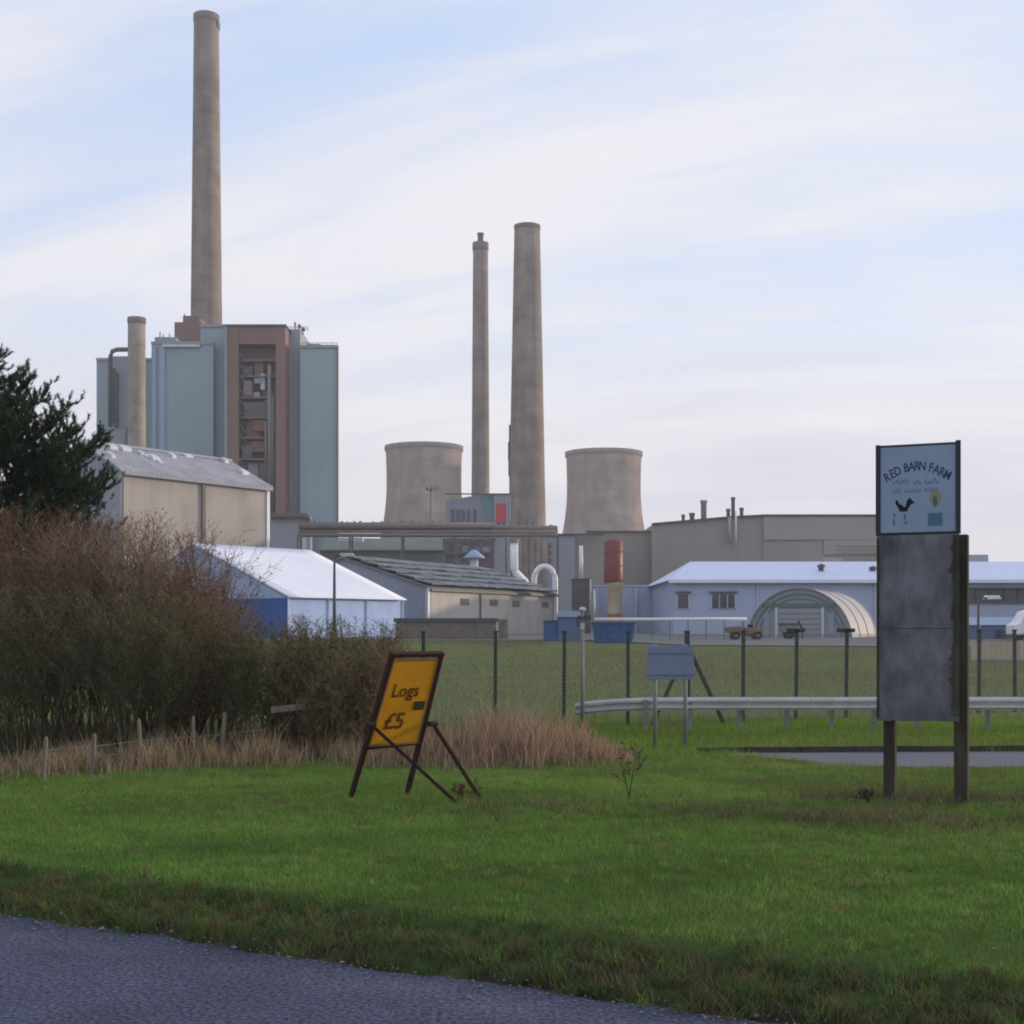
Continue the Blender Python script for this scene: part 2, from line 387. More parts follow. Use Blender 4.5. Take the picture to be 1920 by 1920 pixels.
M['sign_rim'] = mat('navy_sign_rim', (0.025, 0.03, 0.05), 0.6, 0.3)
M['ink_navy'] = mat('faded_navy_lettering', (0.035, 0.055, 0.12), 0.6, 0.2)
M['ink_black'] = mat('black_emblem_print', (0.006, 0.008, 0.02), 0.6, 0.2)
M['ink_teal'] = mat('faded_teal_print', (0.085, 0.155, 0.225), 0.6, 0.2)
M['ink_yellow'] = mat('faded_yellow_print', (0.25, 0.26, 0.15), 0.6, 0.2)
M['ink_olive'] = mat('faded_olive_print', (0.10, 0.12, 0.13), 0.6, 0.2)
M['amber'] = mat('dull_amber_board', (0.74, 0.31, 0.012), 0.65, 0.2, c2=(0.60, 0.29, 0.016), nscale=4.0, lo=0.3, hi=0.7, speck=(3.0, 0.85, 1.1))
M['ink_brown'] = mat('red_brown_lettering', (0.22, 0.07, 0.012), 0.7, 0.1, c2=(0.10, 0.045, 0.014), nscale=9, lo=.4, hi=.6)
M['red_frame'] = mat('rusty_red_frame', (0.055, 0.014, 0.012), 0.75, 0.2, c2=(0.022, 0.010, 0.010), nscale=9, bump=0.002, bscale=50)
M['board_edge'] = mat('worn_buff_board_edge', (0.30, 0.17, 0.07), 0.7, 0.2)
M['sticker'] = mat('dark_olive_sticker', (0.045, 0.045, 0.02), 0.6, 0.2)
M['tank_red'] = mat('dull_red_tank_paint', (0.23, 0.055, 0.045), 0.5, 0.3, c2=(0.17, 0.045, 0.05), nscale=0.6, stretch=(1, 1, 0.4))
M['tank_cream'] = mat('cream_orange_tank_paint', (0.56, 0.47, 0.38), 0.45, 0.3, c2=(0.46, 0.30, 0.16), nscale=0.45, stretch=(1, 1, 1.2))
M['tank_base'] = mat('orange_brown_tank_skirt', (0.30, 0.13, 0.05), 0.6, 0.3)
M['red_panel'] = mat('bright_red_panel', (0.50, 0.055, 0.07), 0.5, 0.3)
M['teal_clad'] = mat('teal_cladding', (0.13, 0.23, 0.27), 0.6, 0.3)
M['kerb'] = mat('shade_dark_kerb_stone', (0.040, 0.040, 0.035), 0.95, 0.05, c2=(0.07, 0.07, 0.058), nscale=3.0, bump=0.006, bscale=16)  # shadow line at the kerb is put into the stone colour
M['asphalt'] = mat('bluish_chipped_asphalt', (0.046, 0.050, 0.078), 0.92, 0.15, c2=(0.086, 0.091, 0.132), nscale=0.9, lo=0.3, hi=0.7, bump=0.004, bscale=110, speck=(38, 0.45, 1.65))
M['asphalt_side'] = mat('pale_worn_asphalt', (0.105, 0.105, 0.125), 0.85, 0.25, c2=(0.135, 0.135, 0.155), nscale=0.6, bump=0.004, bscale=50, speck=(60, 0.8, 1.2))
M['yard'] = mat('yard_concrete', (0.17, 0.175, 0.175), 0.9, 0.15, c2=(0.14, 0.15, 0.14), nscale=0.12, bump=0.01, bscale=2)
M['bark'] = mat('dark_pine_bark', (0.06, 0.045, 0.035), 0.95, 0.05, c2=(0.10, 0.075, 0.055), nscale=6, stretch=(1, 1, 0.3), bump=0.02, bscale=18)
M['blade'] = attr_mat('grass_blades', 0.65, 0.2, 0.25)
M['twig'] = attr_mat('bare_twigs', 0.85, 0.1)
M['leaf'] = attr_mat('shrub_leaves', 0.6, 0.2, 0.2)
M['needle'] = attr_mat('pine_needles', 0.6, 0.25, 0.1)
M['pebble'] = mat('grey_grit', (0.16, 0.155, 0.16), 0.9, 0.1, c2=(0.27, 0.26, 0.25), nscale=12)

# ground material: turf, field and damp earth by place
def ground_mat():
    m = bpy.data.materials.new('turf_and_earth'); m.use_nodes = True
    N, L = m.node_tree.nodes, m.node_tree.links
    b = N['Principled BSDF']; b.inputs['Roughness'].default_value = 0.95; b.inputs['Specular IOR Level'].default_value = 0.05
    tco = N.new('ShaderNodeTexCoord')
    def nz(scale, lo, hi, c1, c2, detail=8):
        n = N.new('ShaderNodeTexNoise'); n.inputs['Scale'].default_value = scale; n.inputs['Detail'].default_value = detail; n.inputs['Roughness'].default_value = 0.65
        L.new(tco.outputs['Object'], n.inputs['Vector'])
        r = N.new('ShaderNodeValToRGB'); r.color_ramp.elements[0].position, r.color_ramp.elements[1].position = lo, hi
        r.color_ramp.elements[0].color = (*c1, 1); r.color_ramp.elements[1].color = (*c2, 1)
        L.new(n.outputs['Fac'], r.inputs[0]); return r.outputs[0]
    near = nz(1.6, 0.3, 0.7, (0.050, 0.085, 0.020), (0.075, 0.115, 0.03))
    far = nz(0.16, 0.3, 0.7, (0.10, 0.14, 0.048), (0.155, 0.15, 0.072))
    earth = nz(5.0, 0.3, 0.7, (0.014, 0.011, 0.007), (0.045, 0.036, 0.024))
    a = N.new('ShaderNodeAttribute'); a.attribute_name = 'Col'
    sp = N.new('ShaderNodeSeparateColor'); L.new(a.outputs['Color'], sp.inputs[0])
    m1 = N.new('ShaderNodeMix'); m1.data_type = 'RGBA'; L.new(sp.outputs[1], m1.inputs[0]); L.new(near, m1.inputs[6]); L.new(far, m1.inputs[7])
    m2 = N.new('ShaderNodeMix'); m2.data_type = 'RGBA'; L.new(sp.outputs[0], m2.inputs[0]); L.new(m1.outputs[2], m2.inputs[6]); L.new(earth, m2.inputs[7])
    L.new(m2.outputs[2], b.inputs['Base Color'])
    n = N.new('ShaderNodeTexNoise'); n.inputs['Scale'].default_value = 7; n.inputs['Detail'].default_value = 8; L.new(tco.outputs['Object'], n.inputs['Vector'])
    bp = N.new('ShaderNodeBump'); bp.inputs['Distance'].default_value = 0.06; bp.inputs['Strength'].default_value = 0.8
    L.new(n.outputs['Fac'], bp.inputs['Height']); L.new(bp.outputs[0], b.inputs['Normal'])
    return m
M['ground'] = ground_mat()

# ------------------------------------------------------------------ ground, roads, yard
def axis(parts):
    out = []
    for a, b, s in parts: out += list(np.arange(a, b - 1e-6, s))
    out.append(parts[-1][1]); return np.array(out)
gx = axis([(-3000, -200, 400), (-200, -40, 20), (-40, -10, 1.5), (-10, 11, 0.14), (11, 40, 1.5), (40, 200, 20), (200, 3000, 400)])
gy = axis([(-60, 4, 4), (4, 24, 0.14), (24, 40, 0.5), (40, 140, 4), (140, 400, 20), (400, 3600, 400)])
GX, GY = np.meshgrid(gx, gy)
GZ = gz(GX, GY)
V = np.stack([GX.ravel(), GY.ravel(), GZ.ravel()], 1)
nx, ny = len(gx), len(gy)
ii = (np.arange(ny - 1)[:, None] * nx + np.arange(nx - 1)[None, :]).ravel()
faces = np.stack([ii, ii + 1, ii + nx + 1, ii + nx], 1)
S = sroad(V[:, 0], V[:, 1])
earth = (1 - sstep(.9, 1.15, S)) * (.45 + .55 * sstep(.3, .6, fnoise(V[:, 0] * 2.2, V[:, 1] * 2.2, 21)))
earth = np.clip(earth + 0.25 * side_road_mask(V[:, 0], V[:, 1]) + 0.7 * sstep(17.2, 18.2, V[:, 1]) * (1 - sstep(25.0, 27.0, V[:, 1])) * (1 - sstep(-2.5, 1.2, V[:, 0])), 0, 1)
colg = np.stack([earth, sstep(24, 29, V[:, 1]), np.zeros(len(V))], 1)
tag(link('ground', mesh_np('ground', V, faces, 4, M['ground'], colg, True)), kind='structure')

# near road: ragged-edged asphalt sheet running along the verge
t = np.linspace(-45, 45, 601)
ex, ey = -3.36 + 0.877 * t, 9.14 - 0.48 * t
rag = 0.22 * (fnoise(t * 1.6 + 50, t * 0 + 3, 5) - 0.5) + 0.07 * (vnoise(t * 9 + 400, t * 0 + 7, 6) - 0.5)
V, rows = [], [-8.0, -6, -4, -2, -0.6]
for r_ in rows: V.append(np.stack([ex + 0.48 * r_, ey + 0.877 * r_, np.zeros_like(t)], 1))
V.append(np.stack([ex + 0.48 * (0.02 + rag), ey + 0.877 * (0.02 + rag), np.zeros_like(t)], 1))
V.append(np.stack([ex + 0.48 * (0.04 + rag), ey + 0.877 * (0.04 + rag), np.full_like(t, -0.03)], 1))
V = np.concatenate(V); n = len(t)
fs = np.concatenate([np.stack([np.arange(n - 1) + j * n, np.arange(1, n) + j * n, np.arange(1, n) + (j + 1) * n, np.arange(n - 1) + (j + 1) * n], 1) for j in range(len(rows) + 1)])
tag(link('road', mesh_np('road', V, fs, 4, M['asphalt'])), kind='structure')

# side road on the right, with a stone kerb on its far edge
mb = MB()
edge_near = [(2.95, 19.85), (3.25, 19.4), (3.7, 18.75), (4.3, 18.25), (5.4, 17.98), (9, 18.05), (15, 18.3), (30, 19.5)]
edge_far = [(30, 22.2), (15, 20.75), (9, 20.45), (5, 20.22), (3.4, 20.12), (2.7, 20.02)]
mb.add([(x, y, 0.085) for x, y in edge_near + edge_far], [tuple(range(len(edge_near) + len(edge_far)))])
tag(mb.build('side_road', M['asphalt_side']), kind='structure')
kerb = thing('kerb', 'stone kerb coloured dark for its shadow line along the far edge of the side road', 'kerb', (6, 20.4, 0))
ks = edge_far[::-1][:-1]
kp = []
for (x0, y0), (x1, y1) in zip(ks[:-1], ks[1:]):
    L_ = math.hypot(x1 - x0, y1 - y0); k = max(1, round(L_ / 0.9))
    for j in range(k): kp.append(((x0 + (x1 - x0) * j / k, y0 + (y1 - y0) * j / k), (x0 + (x1 - x0) * (j + 1) / k, y0 + (y1 - y0) * (j + 1) / k)))
for a, b in kp:
    a, b = Vector((a[0], a[1], 0.03)), Vector((b[0], b[1], 0.03)); d = (b - a).normalized(); nrm = Vector((-d.y, d.x, 0))
    j = R.uniform(-0.012, 0.012)
    MB().box(a + d * 0.006 + nrm * (0.01 + j), d * ((b - a).length - 0.012), nrm * 0.14, (0, 0, 0.125 + j)).build('kerb_stone', M['kerb'], kerb)

# works yard
mb = MB(); yx = [(-46, 84), (4, 84), (12, 80), (60, 76), (120, 90), (120, 140), (-46, 140)]
ysub = []
for j in range(29):
    yy = 76 + j * 8 if j else 76
yv = axis([(-60, 140, 5)]); yyv = np.array([76, 80, 84, 90, 95, 110, 130, 170, 230, 330, 420])
YX, YY = np.meshgrid(yv, yyv)
YYj = YY + np.where(YY == 76, np.where(YX < 8, 12 + 1.5 * np.sin(YX * 0.3), 2 * np.sin(YX * 0.15)), 0)
YYj = np.where((YY <= 90) & (YX < 8), np.maximum(YYj, 76 + 12 + (YY - 76) * 0.3), YYj)
V = np.stack([YX.ravel(), YYj.ravel(), gz(YX, YYj).ravel() + 0.05], 1)
nx, ny = len(yv), len(yyv)
ii = (np.arange(ny - 1)[:, None] * nx + np.arange(nx - 1)[None, :]).ravel()
tag(link('yard', mesh_np('yard', V, np.stack([ii, ii + 1, ii + nx + 1, ii + nx], 1), 4, M['yard'])), kind='structure')
ZB = 1.23     # works ground level far back

# ------------------------------------------------------------------ tall chimneys and cooling towers
def chimney(label, px0t, px1t, pyt, px0b, px1b, pyb, d, zb, matk='concrete', rim=0.25, rimh=1.6, grp='tall concrete chimneys of the works'):
    cx = PX((px0t + px1t + px0b + px1b) / 4, d)
    rt, rb = (px1t - px0t) / 2 * d / F, (px1b - px0b) / 2 * d / F
    zt, zr = PZ(pyt, d), PZ(pyb, d)
    root = thing('industrial_chimney', label, 'chimney', (cx, d, zb), grp)
    k = (rb - rt) / (zt - zr)
    rbase = rb + k * (zr - zb)
    prof = [(rbase, 0)]
    for j in range(1, 13):
        prof.append((rbase + (rt - rbase) * j / 12, (zt - zb) * j / 12))
    MB().lathe((cx, d, zb), prof, 40).build('shaft', M[matk], root, True)
    if rim:
        h = zt - zb
        MB().lathe((cx, d, zb), [(rt + 0.02, h - rimh), (rt + rim, h - rimh + 0.25), (rt + rim, h + 0.06), (rt - 0.35, h + 0.06), (rt - 0.35, h - 0.8)], 40, False).build('cap_ring', M['tower_dark'], root, True)
    return root, cx, rt, rb, zt
c1, cx, rt, rb, zt = chimney('tallest slim concrete chimney rising behind the blue-grey process building', 364, 410, 30, 358, 416, 605, 285, ZB, rim=0.12)
MB().abox(cx + rt * 0.35, cx + rt + 0.1, 285 - rt * 0.4, 285 + rt * 0.4, zt - 2.6, zt - 1.2).build('top_platform', M['dark_steel'], c1)
c2, cx2, rt2, rb2, zt2 = chimney('short stubby chimney standing in front of the blue-grey building on its left', 240, 272, 597, 240, 273, 850, 234, ZB, 'concrete_pale', rim=0.1, rimh=1.0)
c3, cx3, rt3, rb3, zt3 = chimney('thin chimney with a narrow flue tip beside the left cooling tower', 886, 914, 456, 885, 919, 930, 345, ZB, rim=0.16, rimh=2.0)
MB().lathe((cx3, 345, zt3 - 1.2), [(0.72, 0), (0.72, 3.2), (0.85, 3.25), (0.85, 3.7), (0.6, 3.7), (0.6, 1)], 20, False).build('flue_tip', M['concrete'], c3, True)
c4, cx4, rt4, rb4, zt4 = chimney('thick tapering concrete chimney between the two cooling towers', 963, 1011, 424, 955, 1025, 985, 300, ZB, rim=0.1, rimh=0.9)
mb = MB()
for j, (y0, y1, w) in enumerate(((768, 800, 4), (797, 832, 7), (829, 862, 8), (859, 892, 6.5), (889, 935, 4))):
    x1 = PX(962 - j * 0.8, 300)
    mb.abox(x1 - w * 300 / F, x1 + 0.4, 299.5, 300.9, PZ(y1, 300), PZ(y0, 300))
mb.build('side_duct', M['dark_steel'], c4)
# plinth building under it
mb = MB(); d = 296
for j in range(9):
    x0 = PX(925 + j * 11.4, d); mb.abox(x0, x0 + 0.9, d - 0.35 - rb4 * 1.05, d - rb4 * 1.05, ZB, PZ(1008, d))
mb.build('plinth_fin', M['concrete_pale'], c4)
MB().abox(PX(923, d), PX(1027, d), d - rb4 * 1.05, d + rb4, ZB, PZ(1000, d)).build('plinth', M['concrete_pale'], c4)

def cooling_tower(label, px0, px1, pyt, pxb0, pxb1, pyb, d):
    cx = PX((px0 + px1) / 2, d); rt = (px1 - px0) / 2 * d / F; zt = PZ(pyt, d)
    root = thing('cooling_tower', label, 'cooling tower', (cx, d, ZB), 'pair of concrete cooling towers')
    h = zt - ZB
    rbv = (pxb1 - pxb0) / 2 * d / F                       # radius at the lowest visible row
    zb = PZ(pyb, d) - ZB
    zw = h * 0.80; rw = rt * 0.972                        # waist
    k = ((rbv / rw) ** 2 - 1) / ((zw - zb) ** 2)
    prof = []
    for j in range(33):
        z = 6 + (h - 6) * j / 32
        r = rw * math.sqrt(1 + (k if z < zw else ((rt / rw) ** 2 - 1) / ((h - zw) ** 2)) * (z - zw) ** 2)
        prof.append((r, z))
    inner = [(r - 0.5, z) for r, z in prof[::-1][:14]]
    MB().lathe((cx, d, ZB), prof + inner, 64, False).build('shell', M['tower'], root, True)
    MB().lathe((cx, d, ZB), [(rt + 0.02, h - 2.2), (rt + 0.42, h - 1.9), (rt + 0.42, h + 0.15), (rt - 0.6, h + 0.15), (rt - 0.6, h - 1)], 64, False).build('rim', M['tower_dark'], root, True)
    rb_ = prof[0][0]
    for j in range(32):
        a0, a1 = 2 * math.pi * j / 32, 2 * math.pi * (j + 0.5) / 32
        mb = MB()
        for s in (-1, 1):
            a1 = a0 + s * math.pi / 32
            mb.bar((cx + (rb_ + 1.2) * math.cos(a0), d + (rb_ + 1.2) * math.sin(a0), ZB - 0.5), (cx + rb_ * math.cos(a1), d + rb_ * math.sin(a1), ZB + 6.2), 0.7)
        mb.build('leg', M['tower'], root)
cooling_tower('left cooling tower, beside the thin chimney', 723, 867, 838, 718, 870, 980, 635)
cooling_tower('right cooling tower, to the right of the thick chimney', 1061, 1203, 849, 1057, 1210, 995, 650)

# ------------------------------------------------------------------ blue-grey process building
D = 252
pb = thing('process_building', 'large blue-grey clad process building with a brown open plant bay', 'building', (PX(410, D), D, ZB))
def blk(name, px0, px1, pyt, d, depth, m, parent, zb=ZB, pyb=None):
    return MB().abox(PX(px0, d), PX(px1, d), d, d + depth, PZ(pyb, d) if pyb else zb, PZ(pyt, d)).build(name, M[m], parent)
blk('wall_block', 181, 292, 676, 262, 30, 'clad_blue', pb)
blk('wall_block', 207, 240, 668, 260.5, 5, 'clad_grey', pb)
blk('wall_block', 284, 400, 645, 252, 34, 'clad_blue', pb)
blk('wall_block', 376, 422, 613, 254, 30, 'clad_blue', pb)
blk('wall_block', 534, 563, 618, 253, 24, 'clad_grey', pb)
MB().prism([(PX(563, 251), 251, ZB), (PX(633, 251), 251, ZB), (PX(632, 277), 277, ZB), (PX(563, 251), 277, ZB)], (0, 0, PZ(652, 251) - ZB)).build('wall_block', M['clad_blue'], pb)
blk('side_return', 631, 634, 650, 250.3, 0.7, 'brown_steel', pb)
for a, b, y, d in ((283, 401, 644, 251.8), (375, 424, 612, 253.7), (562, 634, 651, 250.7), (180, 293, 675, 261.7)):
    MB().abox(PX(a, d), PX(b, d), d, d + 0.9, PZ(y + 1, d), PZ(y - 4, d)).build('parapet', M['clad_grey'], pb)
MB().abox(PX(304, 251.4), PX(374, 251.4), 251.4, 251.8, PZ(650, 251.4), PZ(645.5, 251.4)).build('parapet_strip', M['rooflight'], pb)
for px, w, y0 in ((286, 6, 650), (299, 10, 648)):
    MB().abox(PX(px, 251.6), PX(px + w, 251.6), 251.6, 252.05, ZB, PZ(y0, 251.6)).build('corner_trim', M['clad_blue_light'], pb)
for px, y0, y1 in ((214, 700, 800), (209, 690, 790), (236, 800, 850), (297, 690, 780)):
    MB().abox(PX(px, 259.6), PX(px + 6, 259.6), 259.6, 260.6, PZ(y1, 259.6), PZ(y0, 259.6)).build('louvre', M['dark_steel'], pb)
d = 258
pth = [PP(207, 800, d), PP(207, 668, d), PP(210, 659, d), PP(219, 655.5, d), PP(262, 655, d)]
MB().tube(pth, 0.42, 10).build('roof_pipe', M['dark_steel'], pb, True)
# roof works beside the tall chimney
blk('roof_house', 327, 376, 604, 268, 10, 'brown_steel', pb, pyb=650)
blk('roof_house', 343, 372, 592, 270, 8, 'brown_steel', pb, pyb=612)
blk('roof_house', 290, 330, 632, 262, 10, 'clad_grey', pb, pyb=650)
for px, y in ((300, 622), (306, 627), (318, 626), (346, 588)):
    MB().bar(PP(px, 640, 263), PP(px, y, 263), 0.16).build('roof_post', M['dark_steel'], pb)
# brown bay: columns, beam, back wall, floors, equipment
d = 248
blk('bay_column', 424, 447, 612, d, 4, 'brown_steel', pb)
blk('bay_column', 517, 535, 612, d, 4, 'brown_steel', pb)
blk('bay_edge', 421, 425.5, 611, d - 0.2, 5, 'clad_grey', pb)
MB().abox(PX(447, d) + 0.02, PX(517, d) - 0.02, d + 0.1, d + 4, PZ(645, d), PZ(612.6, d)).build('bay_beam', M['brown_steel'], pb)
MB().abox(PX(420, d), PX(537, d), d - 0.25, d + 6, PZ(611.8, d), PZ(608.5, d)).build('bay_roof', M['dark_steel'], pb)
MB().abox(PX(446, d), PX(518, d), d + 4.6, d + 6, ZB, PZ(630, d)).build('bay_back_wall', M['recess'], pb)
for y in (672, 702, 742, 780, 818, 858, 895, 935):
    MB().abox(PX(447, d) + 0.02, PX(517, d) - 0.02, d + 0.9, d + 4.6, PZ(y + 3, d), PZ(y, d)).build('bay_floor', M['plant_grey'], pb)
eq = [(452, 470, 682, 700, 'dark_steel'), (474, 490, 676, 702, 'brown_steel'), (455, 470, 712, 740, 'recess'), (474, 492, 706, 716, 'clad_grey'), (486, 494, 698, 728, 'frame_pale'),
      (468, 482, 731, 741, 'frame_pale'), (492, 498, 735, 750, 'frame_pale'), (455, 500, 752, 779, 'dark_steel'), (458, 474, 788, 817, 'brown_steel'), (472, 496, 786, 806, 'rust'), (462, 484, 806, 818, 'rust'),
      (470, 494, 826, 846, 'rust'), (452, 470, 832, 857, 'dark_steel'), (460, 480, 866, 893, 'clad_grey'), (484, 500, 868, 894, 'dark_steel'), (455, 475, 905, 934, 'brown_steel')]
for a, b, y0, y1, m in eq:
    q = R.uniform(0.9, 2.6)
    MB().abox(PX(a, d), PX(b, d), d + q, d + q + 1.6, PZ(y1, d), PZ(y0, d)).build('plant_unit', M[m], pb)
for px, y0, y1, m, r_ in ((505, 684, 940, 'galv_dull', 0.32), (511, 742, 962, 'dark_steel', 0.42), (498, 790, 900, 'brown_steel', 0.2)):
    MB().tube([PP(px, y1, d + 0.5), PP(px, y0, d + 0.5)], r_, 10).build('riser_pipe', M[m], pb, True)
MB().tube([PP(511, 742, d + 0.5), PP(510, 739, d + 0.5), PP(496, 738, d + 1.5)], 0.4, 10).build('pipe_elbow', M['dark_steel'], pb, True)
for j in range(12):
    y = 660 + j * 22
    MB().bar(PP(447, y, d + 0.3), PP(462 + (j % 3) * 6, y + 20, d + 0.3), 0.13).build('brace', M['plant_grey'], pb)
# outside duct and annex
blk('annex', 508, 582, 969, 246, 6, 'clad_grey', pb)
MB().tube([PP(505, 968, 245.2), PP(572, 967, 245.2), PP(578, 969, 245.2), PP(579, 975, 245.2), PP(579, 990, 245.2)], 0.52, 12).build('duct', M['dark_steel'], pb, True)
MB().abox(PX(566, 245.5), PX(574, 245.5), 245.5, 246, ZB, PZ(1005, 245.5)).build('annex_pilaster', M['frame_pale'], pb)
# roof rails and aerials on the right-hand roof
for a, b, y, dd in ((536, 577, 612, 253), (566, 632, 642, 251.5)):
    mb = MB()
    n = int((b - a) / 9)
    for j in range(n + 1):
        px = a + (b - a) * j / n; mb.bar(PP(px, y + 9, dd), PP(px, y + 1, dd), 0.09)
    mb.bar(PP(a, y + 1, dd), PP(b, y + 1, dd), 0.09); mb.bar(PP(a, y + 5, dd), PP(b, y + 5, dd), 0.07)
    mb.build('roof_railing', M['dark_steel'], pb)
for px, y, w in ((553, 604, 3), (561, 608, 6), (568, 614, 7)):
    mb = MB().bar(PP(px, 628, 254), PP(px, y, 254), 0.2); mb.abox(PX(px, 254) - w * .04, PX(px, 254) + w * .05, 253.8, 254.5, PZ(y + 6, 254), PZ(y + 1, 254))
    mb.build('roof_aerial', M['dark_steel'], pb)
MB().abox(PX(575, 252), PX(600, 252), 252, 254, PZ(651, 252), PZ(645, 252)).build('roof_vent', M['dark_steel'], pb)

# ------------------------------------------------------------------ gabled sheds and marquee
def gabled(root, A, dirv, length, half, zb, ze, zr, mats, over=0.5, thick=0.3):
    """A: front corner; dirv: along the long wall; parts: walls and two roof slopes"""
    A = Vector((A[0], A[1], 0)); u = Vector((dirv[0], dirv[1], 0)).normalized(); w = Vector((-u.y, u.x, 0))
    if w.y < 0 and abs(w.y) > 0.01 and w.x > 0: w = -w
    B = A + u * length
    z = lambda p, h: Vector((p.x, p.y, h))
    g = lambda P: [z(P, zb), z(P + w * 2 * half, zb), z(P + w * 2 * half, ze), z(P + w * half, zr), z(P, ze)]
    MB().prism(g(A + u * 0.02), u * 0.35).build('gable_wall', mats['gable'], root)
    MB().prism(g(B - u * 0.02), u * -0.35).build('gable_wall', mats['gable'], root)
    MB().box(z(A, zb), u * length, w * 0.34, (0, 0, ze - zb)).build('long_wall', mats['wall'], root)
    MB().box(z(A + w * 2 * half, zb), u * length, w * -0.34, (0, 0, ze - zb)).build('long_wall', mats['wall'], root)
    sl = (zr - ze) / half
    e = A - u * over
    r1 = [z(e - w * over, ze - sl * over + .02), z(e + w * half, zr + .02), z(e + w * half, zr + thick), z(e - w * over, ze - sl * over + thick)]
    o1 = MB().prism(r1, u * (length + 2 * over)).build('roof_slope', mats['roof'], root)
    r2 = [z(e + w * (2 * half + over), ze - sl * over + .02), z(e + w * half, zr + .02), z(e + w * half, zr + thick), z(e + w * (2 * half + over), ze - sl * over + thick)]
    MB().prism(r2, u * (length + 2 * over)).build('roof_slope', mats['roof'], root)
    return A, u, w, sl

bh = thing('storage_hall', 'tall beige clad storage hall with a grey pitched roof beside the pine', 'building', (-50, 180, ZB))
A0, A1 = (PX(228, 178.5), 178.5), (PX(505, 200), 200)
Lh = math.hypot(A1[0] - A0[0], A1[1] - A0[1])
zeh, zrh = PZ(882, 178.5), 26.3
A, u, w, sl = gabled(bh, A0, (A1[0] - A0[0], A1[1] - A0[1]), Lh, 8.2, ZB, zeh, zrh, {'gable': M['shed_gable'], 'wall': M['beige'], 'roof': M['roof_sheet']}, 0.4)
n_ = -w
for q in (0.51,):
    MB().box(A + u * Lh * q + n_ * 0.02 + Vector((0, 0, ZB)), u * 0.55, n_ * 0.3, (0, 0, zeh - ZB - 0.5)).build('downpipe', M['dark_steel'], bh)
MB().box(A + n_ * 0.4 + Vector((0, 0, zeh - 0.55)), u * Lh, n_ * 0.35, (0, 0, 0.4)).build('gutter', M['clad_grey'], bh)
MB().box(A + u * (Lh - 0.6) + n_ * 0.02 + Vector((0, 0, ZB)), u * 0.6, n_ * 0.12, (0, 0, zeh - ZB - .6)).build('corner_flashing', M['fascia'], bh)
for j in range(13):
    a = R.uniform(0.03, 0.94) * Lh; b = R.uniform(3.0, 7.6)
    p = A + u * a + w * b; p.z = zeh + sl * b + 0.31
    MB().box(p, u * R.uniform(0.5, 1.5), w * 0.9 + Vector((0, 0, sl * 0.9)), (0, 0, R.uniform(0.12, 0.5))).build('roof_vent' if j % 3 else 'rooflight', M['rooflight'], bh)
MB().prism([A + w * 7.8 - u * .4 + Vector((0, 0, zrh + .2)), A + w * 8.6 - u * .4 + Vector((0, 0, zrh + .2)), A + w * 8.2 - u * .4 + Vector((0, 0, zrh + .62))], u * (Lh + .8)).build('ridge_cap', M['clad_grey'], bh)

# marquee tent
mq = thing('marquee_tent', 'white marquee tent with a blue band on its end wall', 'tent', (-15, 100, gzf(-15, 100)))
T0 = Vector((PX(540, 95), 95, 0)); tu = Vector((0.64, 0.768, 0)).normalized(); tw = Vector((-tu.y, tu.x, 0)); TL, TH = 11.2, 10.3
zb, ze, zr = 0.98, PZ(1118, 95), 8.05
zz = lambda p, h: Vector((p.x, p.y, h))
def sheet(a, b, c, d, th, nu=8, nv=6, sag=0.0):
    """thick sagging canvas patch a-b-c-d, th: thickness vector"""
    mb = MB(); vs_ = []
    for k in (0, 1):
        for j in range(nv + 1):
            for i in range(nu + 1):
                s_, t_ = i / nu, j / nv
                p = a.lerp(b, s_).lerp(d.lerp(c, s_), t_) + Vector(th) * k
                p = p - Vector((0, 0, sag * 16 * s_ * (1 - s_) * t_ * (1 - t_) * (0.8 + 0.2 * math.cos(s_ * nu * math.pi))))
                vs_.append(p)
    m_ = (nu + 1) * (nv + 1); fs_ = []
    for j in range(nv):
        for i in range(nu):
            q = j * (nu + 1) + i
            fs_.append((q, q + nu + 1, q + nu + 2, q + 1)); fs_.append((m_ + q, m_ + q + 1, m_ + q + nu + 2, m_ + q + nu + 1))
    ring = [i for i in range(nu + 1)] + [j * (nu + 1) + nu for j in range(1, nv + 1)] + [nv * (nu + 1) + i for i in range(nu - 1, -1, -1)] + [j * (nu + 1) for j in range(nv - 1, 0, -1)]
    for k in range(len(ring)):
        p, q = ring[k], ring[(k + 1) % len(ring)]; fs_.append((p, q, m_ + q, m_ + p))
    mb.add(vs_, fs_); return mb
e0 = T0 - tw * 0.35 - tu * 0.1
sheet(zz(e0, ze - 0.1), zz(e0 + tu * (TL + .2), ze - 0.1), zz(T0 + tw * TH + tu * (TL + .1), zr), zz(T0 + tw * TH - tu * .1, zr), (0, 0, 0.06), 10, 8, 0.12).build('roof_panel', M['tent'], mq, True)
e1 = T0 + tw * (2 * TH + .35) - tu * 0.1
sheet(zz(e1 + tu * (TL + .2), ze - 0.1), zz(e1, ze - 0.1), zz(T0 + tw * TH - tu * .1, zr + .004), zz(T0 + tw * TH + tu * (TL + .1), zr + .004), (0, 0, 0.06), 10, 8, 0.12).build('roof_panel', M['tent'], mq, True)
sheet(zz(T0, ze - .05), zz(T0 + tu * TL, ze - .05), zz(T0 + tu * TL, zb), zz(T0, zb), tw * 0.05, 10, 4).build('side_wall', M['tent_wall'], mq)
